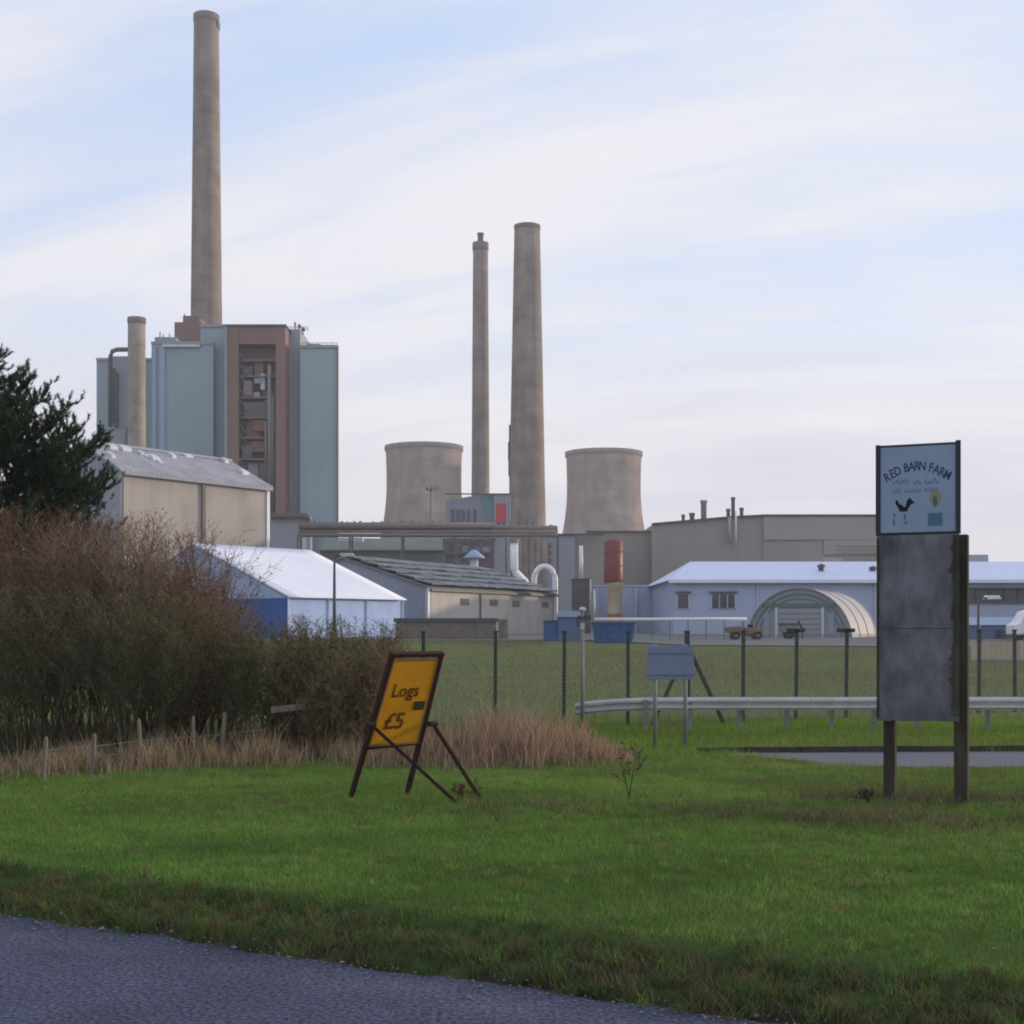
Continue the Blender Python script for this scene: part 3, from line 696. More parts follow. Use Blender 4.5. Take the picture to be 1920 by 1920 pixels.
sheet(zz(T0 + tw * 2 * TH, ze - .05), zz(T0 + tw * 2 * TH + tu * TL, ze - .05), zz(T0 + tw * 2 * TH + tu * TL, zb), zz(T0 + tw * 2 * TH, zb), tw * -0.05, 10, 4).build('side_wall', M['tent_wall'], mq)
zbb = ze - 1.35
for off, s_ in ((0.0, 1), (TL - 0.06, 1)):
    g0 = T0 + tu * off
    MB().prism([zz(g0 + tw * .06, ze - .1), zz(g0 + tw * (2 * TH - .06), ze - .1), zz(g0 + tw * TH, zr - .08)], tu * 0.06).build('gable_panel', M['tent_gable'], mq)
    MB().box(zz(g0 + tw * .06, zb), tw * (2 * TH - .12), tu * 0.06, (0, 0, ze - .104 - zb)).build('end_band', M['tent_band'], mq)
for j in range(4):
    p = T0 + tu * TL * j / 3 - tw * 0.05
    MB().bar(zz(p, zb), zz(p, ze - .1), 0.1).build('wall_pole', M['fascia'], mq)
for q in (0.0,):
    for s_ in (0, 1):
        a = T0 - tu * .14 + tw * (2 * TH + .3) * s_ - tw * .3 * (1 - s_)
        MB().bar(zz(a, ze), zz(T0 - tu * .14 + tw * TH, zr + .1), 0.14).build('edge_trim', M['tent'], mq)

# cream shed with fibre-cement roof
cs = thing('cream_shed', 'long low cream-walled shed with a wavy old grey roof', 'building', (-5, 130, ZB))
C0, C1 = (PX(804, 118), 118), (PX(1040, 141), 141)
Lc = math.hypot(C1[0] - C0[0], C1[1] - C0[1]); zec = PZ(1102, 118)
A, u, w, sl = gabled(cs, C0, (C1[0] - C0[0], C1[1] - C0[1]), Lc, 8.6, ZB - .1, zec, 8.0, {'gable': M['shed_gable'], 'wall': M['shed_wall'], 'roof': M['moss_roof']}, 0.25, 0.12)
# overlapping corrugated sheets on the near slope, each a piece
n_ = -w
for r_ in range(5):
    for k in range(13):
        a0, a1 = Lc * k / 13, Lc * (k + 1) / 13
        b0, b1 = -0.35 + r_ * 1.78, -0.35 + (r_ + 1) * 1.78 + 0.12
        lift = R.uniform(0.0, 0.05)
        vs_ = []
        for th in (0, 0.05):
            for b_ in (b0, b1):
                for i in range(9):
                    p = A + u * (a0 + (a1 - a0) * i / 8 + 0.02) + w * b_
                    p.z = zec + sl * b_ + 0.17 + th + 0.07 * math.cos(i * math.pi) + lift + (0.24 if b_ == b0 else 0.02)
                    vs_.append(p)
        fs_ = []
        for i in range(8):
            fs_.append((i, i + 9, i + 10, i + 1)); fs_.append((18 + i, 18 + i + 1, 18 + i + 10, 18 + i + 9)); fs_.append((i, i + 1, 18 + i + 1, 18 + i)); fs_.append((9 + i + 1, 9 + i, 27 + i, 27 + i + 1))
        fs_ += [(9, 0, 18, 27), (8, 17, 35, 26)]
        MB().add(vs_, fs_).build('roof_sheet', M['fibre_roof'], cs)
MB().box(A - u * .3 + n_ * .02 + Vector((0, 0, ZB)), u * 0.3, n_ * 0.1, (0, 0, zec - ZB)).build('corner_board', M['fascia'], cs)
MB().box(A - u * .3 + n_ * .3 + Vector((0, 0, zec - .25)), u * (Lc + .5), n_ * .14, (0, 0, .16)).build('gutter', M['frame_dark'], cs)
MB().box(A + u * (Lc - .25) + n_ * .02 + Vector((0, 0, ZB)), u * .25, n_ * .12, (0, 0, zec - ZB - .3)).build('corner_board', M['white_paint'], cs)
for q in (0.22, 0.44, 0.62, 0.88):
    MB().box(A + u * Lc * q + n_ * .02 + Vector((0, 0, zec - 1.35)), u * 1.5, n_ * 0.05, (0, 0, 0.55)).build('wall_vent', M['timber_old'], cs)
MB().box(A + u * Lc * .36 + n_ * .02 + Vector((0, 0, ZB)), u * .2, n_ * .08, (0, 0, zec - ZB - .3)).build('downpipe', M['rust'], cs)

# ------------------------------------------------------------------ plant behind the shed
gb = thing('green_grey_shed', 'low green-grey roofed building under the pipe bridge', 'building', (PX(730, 215), 215, ZB))
blk('wall', 600, 832, 1030, 215, 14, 'moss_roof', gb)
MB().prism([(PX(600, 215), 214.6, PZ(1032, 215)), (PX(600, 215), 230, PZ(1032, 215)), (PX(600, 215), 222, PZ(1004, 215))], (PX(832, 215) - PX(600, 215), 0, 0)).build('roof', M['moss_roof'], gb)
blk('roof_edge', 600, 833, 1033, 214.3, 0.25, 'frame_dark', gb, pyb=1036)
blk('white_hood', 636, 680, 1008, 213, 1.2, 'fascia', gb, pyb=1016)
pg = thing('pipe_bridge', 'brown steel pipe bridge crossing in front of the chimneys', 'pipe bridge', (PX(800, 208), 208, ZB))
d = 208
x0, x1 = PX(560, d), PX(1046, d)
for k, (y, dd, r_, m) in enumerate(((986, 208.4, 0.5, 'pipe_brown'), (990, 209.6, 0.5, 'dark_steel'), (997, 207.9, 0.22, 'pipe_brown'), (981.5, 209.5, 0.3, 'dark_steel'))):
    xx0, xx1 = (x0, PX(925, d)) if k in (0, 3) else (x0, x1)
    MB().tube([(xx0, dd, PZ(y, d)), (xx1, dd, PZ(y, d))], r_, 10).build('pipe', M[m], pg, True)
for dd in (207.3, 210.4):
    MB().bar((x0, dd, PZ(1003, d)), (x1, dd, PZ(1003, d)), 0.3, 0.34).build('chord', M['pipe_brown'], pg)
nT = 5
for j in range(nT + 1):
    x = x0 + (x1 - x0) * j / nT
    mb = MB()
    for dd in (207.3, 210.4): mb.bar((x, dd, ZB - .1), (x, dd, PZ(1004, d)), 0.26)
    mb.bar((x, 207.2, PZ(1003.8, d)), (x, 210.5, PZ(1003.8, d)), 0.24)
    mb.build('trestle', M['dark_steel'], pg)
for j in range(30):
    px = 640 + j * 12.3 + R.uniform(-3, 3)
    hgt = R.uniform(3, 9)
    MB().bar(PP(px, 985, 210), PP(px, 981 - hgt * 0.5, 210), R.uniform(0.1, 0.4)).build('valve_stem', M['dark_steel'], pg)
fb = thing('plant_house', 'dark grey plant house with a red panel beside the thick chimney', 'building', (PX(895, 268), 268, ZB))
d = 268
MB().prism([PP(836, 1010, d), PP(908, 1010, d), PP(908, 928, d), PP(880, 931, d), PP(836, 938, d)], (0, 18, 0)).build('side_block', M['shed_gable'], fb)
blk('corner_block', 905, 927, 926, d - .4, 14, 'teal_clad', fb)
blk('front_block', 926.5, 957, 927, d - 1, 14, 'clad_grey', fb)
blk('red_panel', 929, 949, 944, d - 1.25, 0.3, 'red_panel', fb, pyb=980)
for px in (927.3, 950, 955.5): blk('pale_trim', px, px + 1.2, 930, d - 1.2, 0.25, 'frame_pale', fb, pyb=985)
blk('roof_edge', 834, 958, 925, d - 1.3, 0.5, 'frame_dark', fb, pyb=927)
for px in (846, 856, 866, 876, 888): blk('louvre', px, px + 5, 955, d - .3, 0.4, 'dark_steel', fb, pyb=982)
blk('lower_block', 905, 930, 984, d - 2, 2, 'teal_clad', fb, pyb=1010)
blk('stilt_wall', 838, 926, 1010, d + 2, 8, 'shed_gable', fb)
ef = thing('steel_frame_plant', 'dark steel frame of blue plant behind the cream shed', 'plant', (PX(878, 196), 196, ZB))
d = 196
for j in range(5):
    px = 832 + j * 23
    for dd in (d, d + 6): MB().bar((PX(px, d), dd, ZB - .1), (PX(px, d), dd, PZ(1010, d)), 0.3).build('column', M['dark_steel'], ef)
for y in (1012, 1036, 1058):
    for dd in (d, d + 6): MB().bar((PX(830, d), dd, PZ(y, d)), (PX(926, d), dd, PZ(y, d)), 0.3).build('beam', M['dark_steel'], ef)
MB().abox(PX(832, d), PX(924, d), d + 6.5, d + 7, ZB, PZ(1012, d)).build('back_panel', M['recess'], ef)
for j in range(12):
    px, y = R.uniform(834, 905), R.choice((1034, 1056, 1080)); w_, h_ = R.uniform(6, 16), R.uniform(8, 18)
    q = d + R.uniform(1.2, 4.5)
    MB().abox(PX(px, d), PX(px + w_, d), q, q + 1.2, PZ(y, d), PZ(y - h_, d)).build('vessel', M[R.choice(['slate_blue', 'slate_blue', 'dark_steel', 'shed_gable'])], ef, bevel=0.1)
cv = thing('cowled_vent', 'pale blue vent with a pointed cowl behind the cream shed roof', 'vent', (PX(889, 150), 150, ZB))
d = 150; cxv = PX(889, d)
MB().lathe((cxv, d, ZB), [(0.45, 0), (0.45, PZ(1045, d) - ZB)], 14).build('stack', M['rooflight'], cv, True)
MB().lathe((cxv, d, PZ(1047, d)), [(1.15, 0), (1.15, 0.15), (0.3, 0.85), (0.05, 0.95)], 14).build('cowl', M['clad_blue_light'], cv, True)

# white swan-neck ducts
sd = thing('swan_neck_duct', 'white duct dropping down then angling behind the cream shed', 'duct', (PX(965, 146), 146, ZB))
d = 146
MB().tube([PP(964, 1016, d), PP(964, 1066, d), PP(967, 1074, d), PP(985, 1092, d), PP(992, 1102, d), PP(994, 1118, d), (PX(994, d), d, ZB)], 0.42, 12).build('pipe', M['white_paint'], sd, True)
MB().lathe((PX(964, d), d, PZ(1018, d)), [(0.5, 0), (0.5, 0.35)], 12).build('collar', M['galv_dull'], sd)
sa = thing('arched_duct', 'white duct bent in a tall arch at the end of the cream shed', 'duct', (PX(1020, 143.5), 143.5, ZB))
d = 143.5
arc = [(PX(1001, d), d, ZB), PP(1001, 1098, d)] + [PP(1021 - 20 * math.cos(a), 1088 - 26 * math.sin(a), d) for a in np.linspace(0.2, math.pi - 0.1, 12)] + [PP(1041, 1104, d), PP(1041, 1150, d), (PX(1041, d), d, ZB)]
MB().tube(arc, 0.30, 10).build('pipe', M['white_paint'], sa, True)

# dark boiler stack with white vent pipe, and red-topped silo
st = thing('boiler_stack', 'dark square boiler stack topped by a thin white vent pipe', 'stack', (PX(1088, 140), 140, ZB))
d = 140
MB().abox(PX(1073, d), PX(1104, d), d, d + 1.7, ZB, PZ(1086, d)).build('casing', M['dark_steel'], st)
MB().abox(PX(1072, d), PX(1105, d), d - .05, d + 1.75, PZ(1088, d), PZ(1085, d)).build('casing_cap', M['frame_dark'], st)
MB().tube([PP(1089.5, 1087, d + .8), PP(1089.5, 1023, d + .8)], 0.19, 12).build('vent_pipe', M['white_paint'], st, True)
MB().tube([(PX(1106, d), d + .4, ZB), PP(1106, 1086, d + .4)], 0.14, 10).build('side_pipe', M['galv'], st, True)
for y in (1108, 1130): MB().abox(PX(1072.4, d), PX(1104.6, d), d - .03, d + 1.73, PZ(y + 1.5, d), PZ(y, d)).build('casing_band', M['frame_dark'], st)
si = thing('silo', 'tall silo with a dull red upper half and cream lower half', 'silo', (PX(1150, 138), 138, ZB))
d = 138; cxs = PX(1150, d)
MB().lathe((cxs, d, PZ(1092, d)), [(0.92, 0), (0.95, 0.1), (0.95, PZ(1016, d) - PZ(1092, d)), (0.7, PZ(1012, d) - PZ(1092, d))], 28).build('upper_drum', M['tank_red'], si, True)
MB().lathe((cxs + .12, d, PZ(1152, d)), [(0.74, 0), (0.76, 0.1), (0.76, PZ(1096, d) - PZ(1152, d)), (0.9, PZ(1092, d) - PZ(1152, d))], 28).build('lower_drum', M['tank_cream'], si, True)
MB().lathe((cxs + .12, d, ZB), [(0.8, 0), (0.72, PZ(1152, d) - ZB)], 28).build('skirt', M['tank_base'], si, True)
for y in (1036, 1062):
    r_ = 0.97 if y < 1092 else 0.78
    MB().lathe((cxs + (0 if y < 1092 else .12), d, PZ(y, d)), [(r_, 0), (r_ + .02, .03), (r_ + .02, .1), (r_, .13)], 28).build('hoop', M['rust'], si, True)

# floodlight mast before the left cooling tower
fm = thing('floodlight_mast', 'thin lattice floodlight mast in front of the left cooling tower', 'mast', (PX(808, 225), 225, ZB))
d = 225
MB().tube([(PX(808, d), d, ZB), PP(808, 908, d)], [0.32, 0.12], 8).build('pole', M['galv_dull'], fm)
for px, y, m in ((799, 914, 'frame_dark'), (806, 917, 'frame_dark'), (813, 911, 'galv_dull'), (819, 913, 'galv_dull')):
    MB().abox(PX(px, d), PX(px + 4, d), d - .4, d + .2, PZ(y + 5, d), PZ(y, d)).build('floodlight', M[m], fm)
MB().bar(PP(798, 918, d), PP(824, 918, d), 0.14).build('crossarm', M['galv_dull'], fm)

# ------------------------------------------------------------------ large hall on the right
hl = thing('turbine_hall', 'long warm grey turbine hall with a row of roof stacks', 'building', (PX(1400, 232), 232, ZB))
d = 232
MB().prism([(PX(1220, d), d, ZB)] + [PP(1224, 983, d), PP(1372, 970, d), PP(1430, 967, d)] + [(PX(1430, d), d, ZB)], (0, 40, 0)).build('wall_block', M['hall'], hl)
blk('wall_block', 1430.2, 1760, 967, d - .3, 40, 'hall', hl)
blk('upper_panel', 1432, 1758, 969, d - .6, 0.3, 'hall_light', hl, pyb=1012)
blk('upper_panel', 1545, 1758, 1012.6, d - .55, 0.25, 'hall_light', hl, pyb=1040)
for y in (1022, 1029, 1036): blk('sheet_rail', 1570, 1758, y, d - .7, 0.2, 'hall', hl, pyb=y + 2.2)
MB().prism([PP(1223, 984, d - .5), PP(1223, 980.5, d - .5), PP(1372, 967.5, d - .5), PP(1430, 964.5, d - .5), PP(1430, 968, d - .5), PP(1372, 971, d - .5)], (0, 1, 0)).build('roof_edge', M['frame_dark'], hl)
blk('roof_edge', 1430.2, 1761, 964.3, d - .9, 1, 'frame_dark', hl, pyb=967)
blk('wall_block', 1100, 1221, 997, d + 3, 30, 'hall', hl)
blk('roof_edge', 1099, 1221.5, 995, d + 2.6, 1, 'frame_dark', hl, pyb=997.5)
for px, w_, y0, y1, m in ((1278, 6, 962, 982, 'dark_steel'), (1293, 9, 959, 980, 'dark_steel'), (1314, 11, 935, 978, 'hall'), (1362, 7, 951, 975, 'dark_steel'), (1371, 7, 929, 975, 'dark_steel'), (1387, 7, 949, 975, 'dark_steel')):
    mb = MB().lathe((PX(px + w_ / 2, d + 3), d + 3, PZ(y1, d)), [(w_ / 2 * d / F, 0), (w_ / 2 * d / F, PZ(y0 + 6, d) - PZ(y1, d)), (w_ / 2 * d / F * 1.25, PZ(y0 + 5, d) - PZ(y1, d)), (w_ / 2 * d / F * 1.25, PZ(y0, d) - PZ(y1, d))], 16)
    mb.build('roof_stack', M[m], hl, True)
MB().tube([PP(1380, 1018, d - 1), PP(1380, 958, d - 1)], 0.14, 8).build('white_pipe', M['white_paint'], hl, True)
MB().tube([PP(1368, 1018, d - .9), PP(1368, 970, d - .9)], 0.3, 8).build('wall_pipe', M['clad_grey'], hl, True)
for px in (1452, 1466, 1600): MB().abox(PX(px, d), PX(px + 7, d), d + 4, d + 6, PZ(966, d), PZ(961, d)).build('roof_vent', M['hall'], hl)
bw = thing('blue_grey_annex', 'blue-grey clad block between the thick chimney and the hall', 'building', (PX(1075, 222), 222, ZB))
blk('wall', 1027, 1078, 1003, 222, 10, 'clad_grey', bw)
blk('wall', 1078.2, 1132, 1004, 223, 10, 'hall', bw)
blk('roof_edge', 1026, 1133, 1000.5, 221.6, 0.6, 'frame_dark', bw, pyb=1003.6)
for j in range(3): blk('rust_bracket', 1027, 1033, 1018 + j * 14, 221.3, 0.6, 'rust', bw, pyb=1026 + j * 14)
for px in (1033, 1040): MB().bar(PP(px, 1003, 222.5), PP(px, 984 + (px - 1033), 222.5), 0.5).build('roof_post', M['dark_steel'], bw)

# pale low building with hipped metal roof
lw = thing('pale_low_building', 'long low pale blue-grey building with a light metal hipped roof', 'building', (PX(1400, 125), 125, ZB))
d = 125
xl, xr = PX(1253, d), 58.0
ze, zr = PZ(1088, d), PZ(1053, 136)
MB().abox(xl + .5, xr - .5, d, d + 22, ZB - .1, ze).build('wall', M['white_wall'], lw)
v_r = [(xl, d - .5, ze), (xr, d - .5, ze), (xr, d + 22.5, ze), (xl, d + 22.5, ze), (xl + 3.4, d + 11, zr), (xr - 3.4, d + 11, zr)]
MB().add(v_r, [(0, 1, 5, 4), (2, 3, 4, 5), (3, 0, 4), (1, 2, 5), (3, 2, 1, 0)]).build('roof', M['white_roof'], lw)
MB().abox(xl - .05, xr, d - .62, d - .5, ze - .25, ze + .05).build('fascia', M['fascia'], lw)
for a, b in ((1268, 1293), (1332, 1380)):
    wn_ = MB().abox(PX(a, d), PX(b, d), d - .12, d - .02, PZ(1141, d), PZ(1110, d)).build('window', M['frame_pale'], lw)
    k = 1 if b - a < 30 else 3
    for j in range(k):
        w_ = (PX(b, d) - PX(a, d) - .16) / k
        MB().abox(PX(a, d) + .08 + j * w_ + .05, PX(a, d) + .08 + (j + 1) * w_ - .05, d - .15, d - .125, PZ(1140, d), PZ(1114, d)).build('pane', M['glass'], wn_)
    MB().abox(PX(a, d) - .1, PX(b, d) + .1, d - .3, d - .12, PZ(1112.5, d), PZ(1109, d)).build('lintel', M['frame_dark'], wn_)
MB().abox(PX(1800, d), PX(2010, d), d - .3, d - .02, PZ(1131, d), PZ(1106, d)).build('dark_strip', M['glass'], lw)  # long dark glossy strip on the wall, thin upright bars over it
for j in range(9):
    xx = PX(1800, d) + j * 1.25
    MB().abox(xx, xx + .1, d - .36, d - .31, PZ(1131, d), PZ(1106, d)).build('strip_bar', M['frame_dark'], lw)
MB().abox(PX(1810, d), PX(2010, d), d - 1.6, d - .02, PZ(1105, d), PZ(1102, d)).build('canopy', M['frame_dark'], lw)
for px, y in ((1540, 1066), (1637, 1070)):
    MB().lathe((PX(px, 130), 130, PZ(y + 8, 130)), [(0.28, 0), (0.28, .5), (.4, .52), (.4, .7), (.1, .85)], 12).build('roof_vent', M['frame_dark'], lw)
blk('rear_plant', 1806, 1853, 1040, 146, 3, 'clad_grey', lw, pyb=1085)
blk('rear_plant', 1546, 1580, 1046, 146, 3, 'hall', lw, pyb=1085)
for px in (1420, 1640): MB().tube([(PX(px, d), d - .12, ZB), (PX(px, d), d - .12, ze - .2)], .07, 8).build('downpipe', M['frame_pale'], lw)
# link wall left of it
lk = thing('pale_boundary_wall', 'pale blue-grey yard wall between the silo and the low building', 'wall', (PX(1210, 143), 143, ZB))
blk('wall', 1112, 1262, 1100, 144, 0.4, 'white_wall', lk)
blk('coping', 1111, 1263, 1097, 143.9, 0.6, 'frame_pale', lk, pyb=1099.8)
for px in (1118, 1190, 1232): blk('pier', px, px + 4, 1102, 143.6, 0.35, 'frame_pale', lk)

# ------------------------------------------------------------------ arched hut
hu = thing('arched_hut', 'round-topped grey-green hut with a pale sunlit curved side', 'hut', (PX(1498, 100), 100, 1.0))
hc = Vector((PX(1498, 100), 100, 1.0)); ha = Vector((0.42, 0.907, 0)).normalized(); hs = Vector((ha.y, -ha.x, 0)); hr, hlg = 3.75, 9.5
def arc_pts(r_, a0=0.0, a1=math.pi, n=28): return [(r_ * math.cos(a), r_ * math.sin(a)) for a in np.linspace(a0, a1, n)]
def hp(s_, z_, t_): return hc + hs * s_ + ha * t_ + Vector((0, 0, z_))
outer, inner = arc_pts(hr), arc_pts(hr - .06)
MB().prism([hp(a, b, 0) for a, b in outer] + [hp(a, b, 0) for a, b in inner[::-1]], ha * hlg).build('curved_skin', M['hut_skin'], hu)
for t_ in (-0.08, hlg * .33, hlg * .66, hlg - .06):
    o_, i_ = arc_pts(hr + .06), arc_pts(hr + .004)
    MB().prism([hp(a, b, t_) for a, b in o_] + [hp(a, b, t_) for a, b in i_[::-1]], ha * 0.2).build('rib', M['hut_dark'] if t_ < 0 else M['hut_skin'], hu)
MB().prism([hp(a, b, .1) for a, b in arc_pts(hr - .08)], ha * 0.1).build('end_wall', M['hut'], hu)
MB().prism([hp(a, b, hlg - .2) for a, b in arc_pts(hr - .08)], ha * 0.1).build('end_wall', M['hut'], hu)
MB().box(hp(-2.7, 2.42, .0), hs * 5.4, ha * .09, (0, 0, .26)).build('lintel_beam', M['hut_dark'], hu)
for k, (rr0, rr1) in enumerate(((3.30, 3.42), (3.02, 3.08))):
    MB().prism([hp(a, b, .03) for a, b in arc_pts(rr1, .1, math.pi - .1)] + [hp(a, b, .03) for a, b in arc_pts(rr0, .1, math.pi - .1)[::-1]], ha * .06).build('arch_trim', M['hut_dark'], hu)
for s_ in (-1.75, 1.6):
    MB().box(hp(s_, 0, .0), hs * .2, ha * .09, (0, 0, 2.4)).build('door_post', M['frame_pale'], hu)
for k in range(6):
    MB().box(hp(-1.53, .06 + k * .38, .04), hs * 3.1, ha * .05, (0, 0, .30)).build('door_slat', M['hut_door'], hu)
for s_ in (-2.6, 2.1):
    MB().box(hp(s_, .3, .02), hs * .42, ha * .07, (0, 0, 1.7)).build('side_panel', M['shed_gable'], hu)

# ------------------------------------------------------------------ yard clutter
def gp(px, d): x = PX(px, d); return Vector((x, d, gzf(x, d) + 0.05))
bwall = thing('brick_wall', 'long low brick wall with dark coping beside the marquee', 'wall', gp(845, 92))
d = 92; z0 = gzf(PX(845, d), d) - 0.05
MB().abox(PX(742, d), PX(930, d), d, d + .35, z0, PZ(1166, d)).build('wall', M['brick'], bwall)
MB().abox(PX(738, d), PX(934, d), d - .1, d + .45, PZ(1166, d), PZ(1159, d)).build('coping', M['frame_dark'], bwall)
MB().abox(PX(934.4, d), PX(952, d), d - .05, d + .6, z0, PZ(1161, d)).build('end_pier', M['timber_old'], bwall)
bk = thing('blue_kiosk', 'slate blue yard kiosk with a light curved lid near the silo', 'kiosk', gp(1068, 88))
d = 88; z0 = gzf(PX(1068, d), d) - .02
MB().abox(PX(1046, d), PX(1094, d), d, d + 1.4, z0, PZ(1156, d)).build('body', M['slate_blue'], bk, bevel=.03)
MB().prism([PP(1042, 1157, d - .15), PP(1097, 1157, d - .15), PP(1092, 1149, d - .15), PP(1080, 1145, d - .15), PP(1060, 1144, d - .15), PP(1046, 1149, d - .15)], (0, 1.7, 0)).build('lid', M['clad_blue_light'], bk)
MB().abox(PX(1020, d), PX(1045.5, d), d + .2, d + 1.3, z0, PZ(1166, d)).build('side_bin', M['plastic_blue'], bk)
MB().abox(PX(1019, d), PX(1046, d), d + .15, d + 1.35, PZ(1166, d), PZ(1163, d)).build('bin_lid', M['frame_dark'], bk)
MB().abox(PX(1080, d), PX(1092, d), d - .04, d, PZ(1174, d), PZ(1159, d)).build('hatch', M['frame_dark'], bk)
sk = thing('blue_skip', 'blue metal skip with a dark rim behind the chain-link fence', 'skip', gp(1150, 84))
d = 84; z0 = gzf(PX(1150, d), d)
a0, a1, b0, b1 = PX(1112, d), PX(1190, d), PX(1118, d), PX(1184, d)
zt_ = PZ(1170, d)
MB().add([(b0, d, z0), (b1, d, z0), (b1, d + 1.5, z0), (b0, d + 1.5, z0), (a0, d - .15, zt_), (a1, d - .15, zt_), (a1, d + 1.65, zt_), (a0, d + 1.65, zt_)],
         [(0, 3, 2, 1), (4, 5, 6, 7), (0, 1, 5, 4), (1, 2, 6, 5), (2, 3, 7, 6), (3, 0, 4, 7)]).build('hopper', M['plastic_blue'], sk)
MB().abox(a0 - .05, a1 + .05, d - .2, d + 1.7, zt_ + .004, zt_ + .12).build('rim', M['frame_dark'], sk)
for j in range(4):
    x = a0 + .3 + j * (a1 - a0 - .6) / 3
    MB().bar((x * .995 + b0 * .005, d - .03, z0 + .05), (x, d - .19, zt_ - .02), .09).build('side_rib', M['plastic_blue'], sk)
wp = thing('white_pipeline', 'long thin white pipe on short stands across the yard', 'pipe', gp(1250, 90))
d = 90
MB().tube([PP(1114, 1161.5, d), PP(1400, 1160.5, d)], 0.11, 10).build('pipe', M['white_paint'], wp, True)
for j in range(9):
    px = 1120 + j * 34; g = gp(px, d)
    MB().bar((g.x, d, g.z - .1), (g.x, d, PZ(1163, d)), .08).build('stand', M['galv_dull'], wp)
MB().tube([PP(1114.5, 1162, d), PP(1114.5, 1105, d + .3)], .06, 8).build('riser', M['galv'], wp, True)
# yellow site dumper
yd = thing('site_dumper', 'small dusty yellow site dumper parked before the arched hut', 'dumper', gp(1400, 91))
yd.scale = (.82, .82, .78)
d = 91; z0 = gp(1400, d).z; x0, x1 = PX(1357, d), PX(1442, d)
MB().prism([(x0, d, z0 + .55), (x0 + 1.1, d, z0 + .5), (x0 + 1.25, d, z0 + 1.12), (x0 - .12, d, z0 + 1.05)], (0, 1.3, 0)).build('tipping_skip', M['yellow_plant'], yd, bevel=.04)
MB().abox(x0 + 1.35, x0 + 2.85, d + .15, d + 1.15, z0 + .45, z0 + 1.0).build('engine_cover', M['yellow_plant'], yd, bevel=.06)
MB().abox(x0 + .3, x1 - .1, d + .35, d + .95, z0 + .3, z0 + .48).build('chassis', M['frame_dark'], yd)
MB().abox(x0 + 1.7, x0 + 2.1, d + .4, d + .9, z0 + 1.0, z0 + 1.25).build('seat', M['rubber'], yd, bevel=.03)
for xx in (x0 + .65, x0 + 2.4):
    for dd in (d + .02, d + 1.28):
        wv = MB().tube([(xx, dd - .14, z0 + .33), (xx, dd + .14, z0 + .33)], .33, 16).build('wheel', M['rubber'], yd)
        MB().tube([(xx, dd - .15, z0 + .33), (xx, dd + .15, z0 + .33)], .15, 12).build('hub', M['yellow_plant'], wv)
MB().tube([(x0 + 1.42, d + .65, z0 + .95), (x0 + 1.36, d + .65, z0 + 1.35), (x0 + 1.5, d + .65, z0 + 1.42)], .035, 6).build('steering_column', M['frame_dark'], yd)
# grey trailer with dark tipped arm
tr = thing('yard_trailer', 'small grey generator trailer with a raised dark drawbar', 'trailer', gp(1484, 92.5))
d = 92.5; z0 = gp(1484, d).z; x0 = PX(1463, d)
MB().abox(x0 + .1, x0 + 1.3, d, d + .9, z0 + .4, z0 + .95).build('body', M['galv_dull'], tr, bevel=.05)
MB().abox(x0, x0 + 1.25, d - .05, d + .95, z0 + .955, z0 + 1.05).build('canopy', M['frame_dark'], tr)
for dd in (d - .08, d + .98): MB().tube([(x0 + .65, dd - .06, z0 + .3), (x0 + .65, dd + .06, z0 + .3)], .3, 14).build('wheel', M['rubber'], tr)
MB().bar((x0 + 1.3, d + .45, z0 + 1.2), (x0 + 1.62, d + .45, z0 + .5), .1).build('drawbar', M['rubber'], tr)
MB().bar((x0 + 1.25, d + .45, z0 + .5), (x0 + 1.62, d + .45, z0 + .55), .08).build('frame', M['frame_dark'], tr)
MB().bar((x0 + 1.58, d + .45, z0 - .06), (x0 + 1.58, d + .45, z0 + .55), .07).build('jockey_leg', M['frame_dark'], tr)
# cabin, van, boards on the far right
cb = thing('blue_cabin', 'low blue site cabin with a pale roof at the right edge', 'cabin', gp(1865, 92))
d = 92; z0 = gp(1865, d).z - .03
MB().abox(PX(1812, d), PX(1905, d), d, d + 2.4, z0, PZ(1172, d)).build('wall', M['slate_blue'], cb)
MB().prism([(PX(1810, d), d - .15, PZ(1172, d) + .004), (PX(1810, d), d + 2.55, PZ(1172, d) + .004), (PX(1810, d), d + 1.6, PZ(1157, d)), (PX(1810, d), d + .8, PZ(1157, d))], (PX(1907, d) - PX(1810, d), 0, 0)).build('roof', M['clad_blue_light'], cb)
wnd = MB().abox(PX(1866, d), PX(1886, d), d - .06, d, PZ(1197, d), PZ(1181, d)).build('window', M['frame_dark'], cb)
MB().abox(PX(1868, d), PX(1884, d), d - .08, d - .062, PZ(1195, d), PZ(1183, d)).build('pane', M['glass'], wnd)
vn = thing('white_van', 'white van half seen at the right edge beside the blue cabin', 'van', gp(1945, 88))
d = 88; z0 = gp(1945, d).z; x0 = PX(1904, d)
bd = MB().prism([(x0, d, z0 + .35), (x0 + 4.4, d, z0 + .35), (x0 + 4.4, d, z0 + 1.95), (x0 + 1.1, d, z0 + 1.95), (x0 + .75, d, z0 + 1.85), (x0 + .35, d, z0 + 1.15), (x0 + .02, d, z0 + 1.0)], (0, 1.8, 0)).build('body', M['white_paint'], vn, bevel=.06)
MB().prism([(x0 + .5, d - .012, z0 + 1.15), (x0 + 1.35, d - .012, z0 + 1.15), (x0 + 1.35, d - .012, z0 + 1.75), (x0 + .85, d - .012, z0 + 1.75)], (0, .03, 0)).build('side_window', M['glass'], vn)
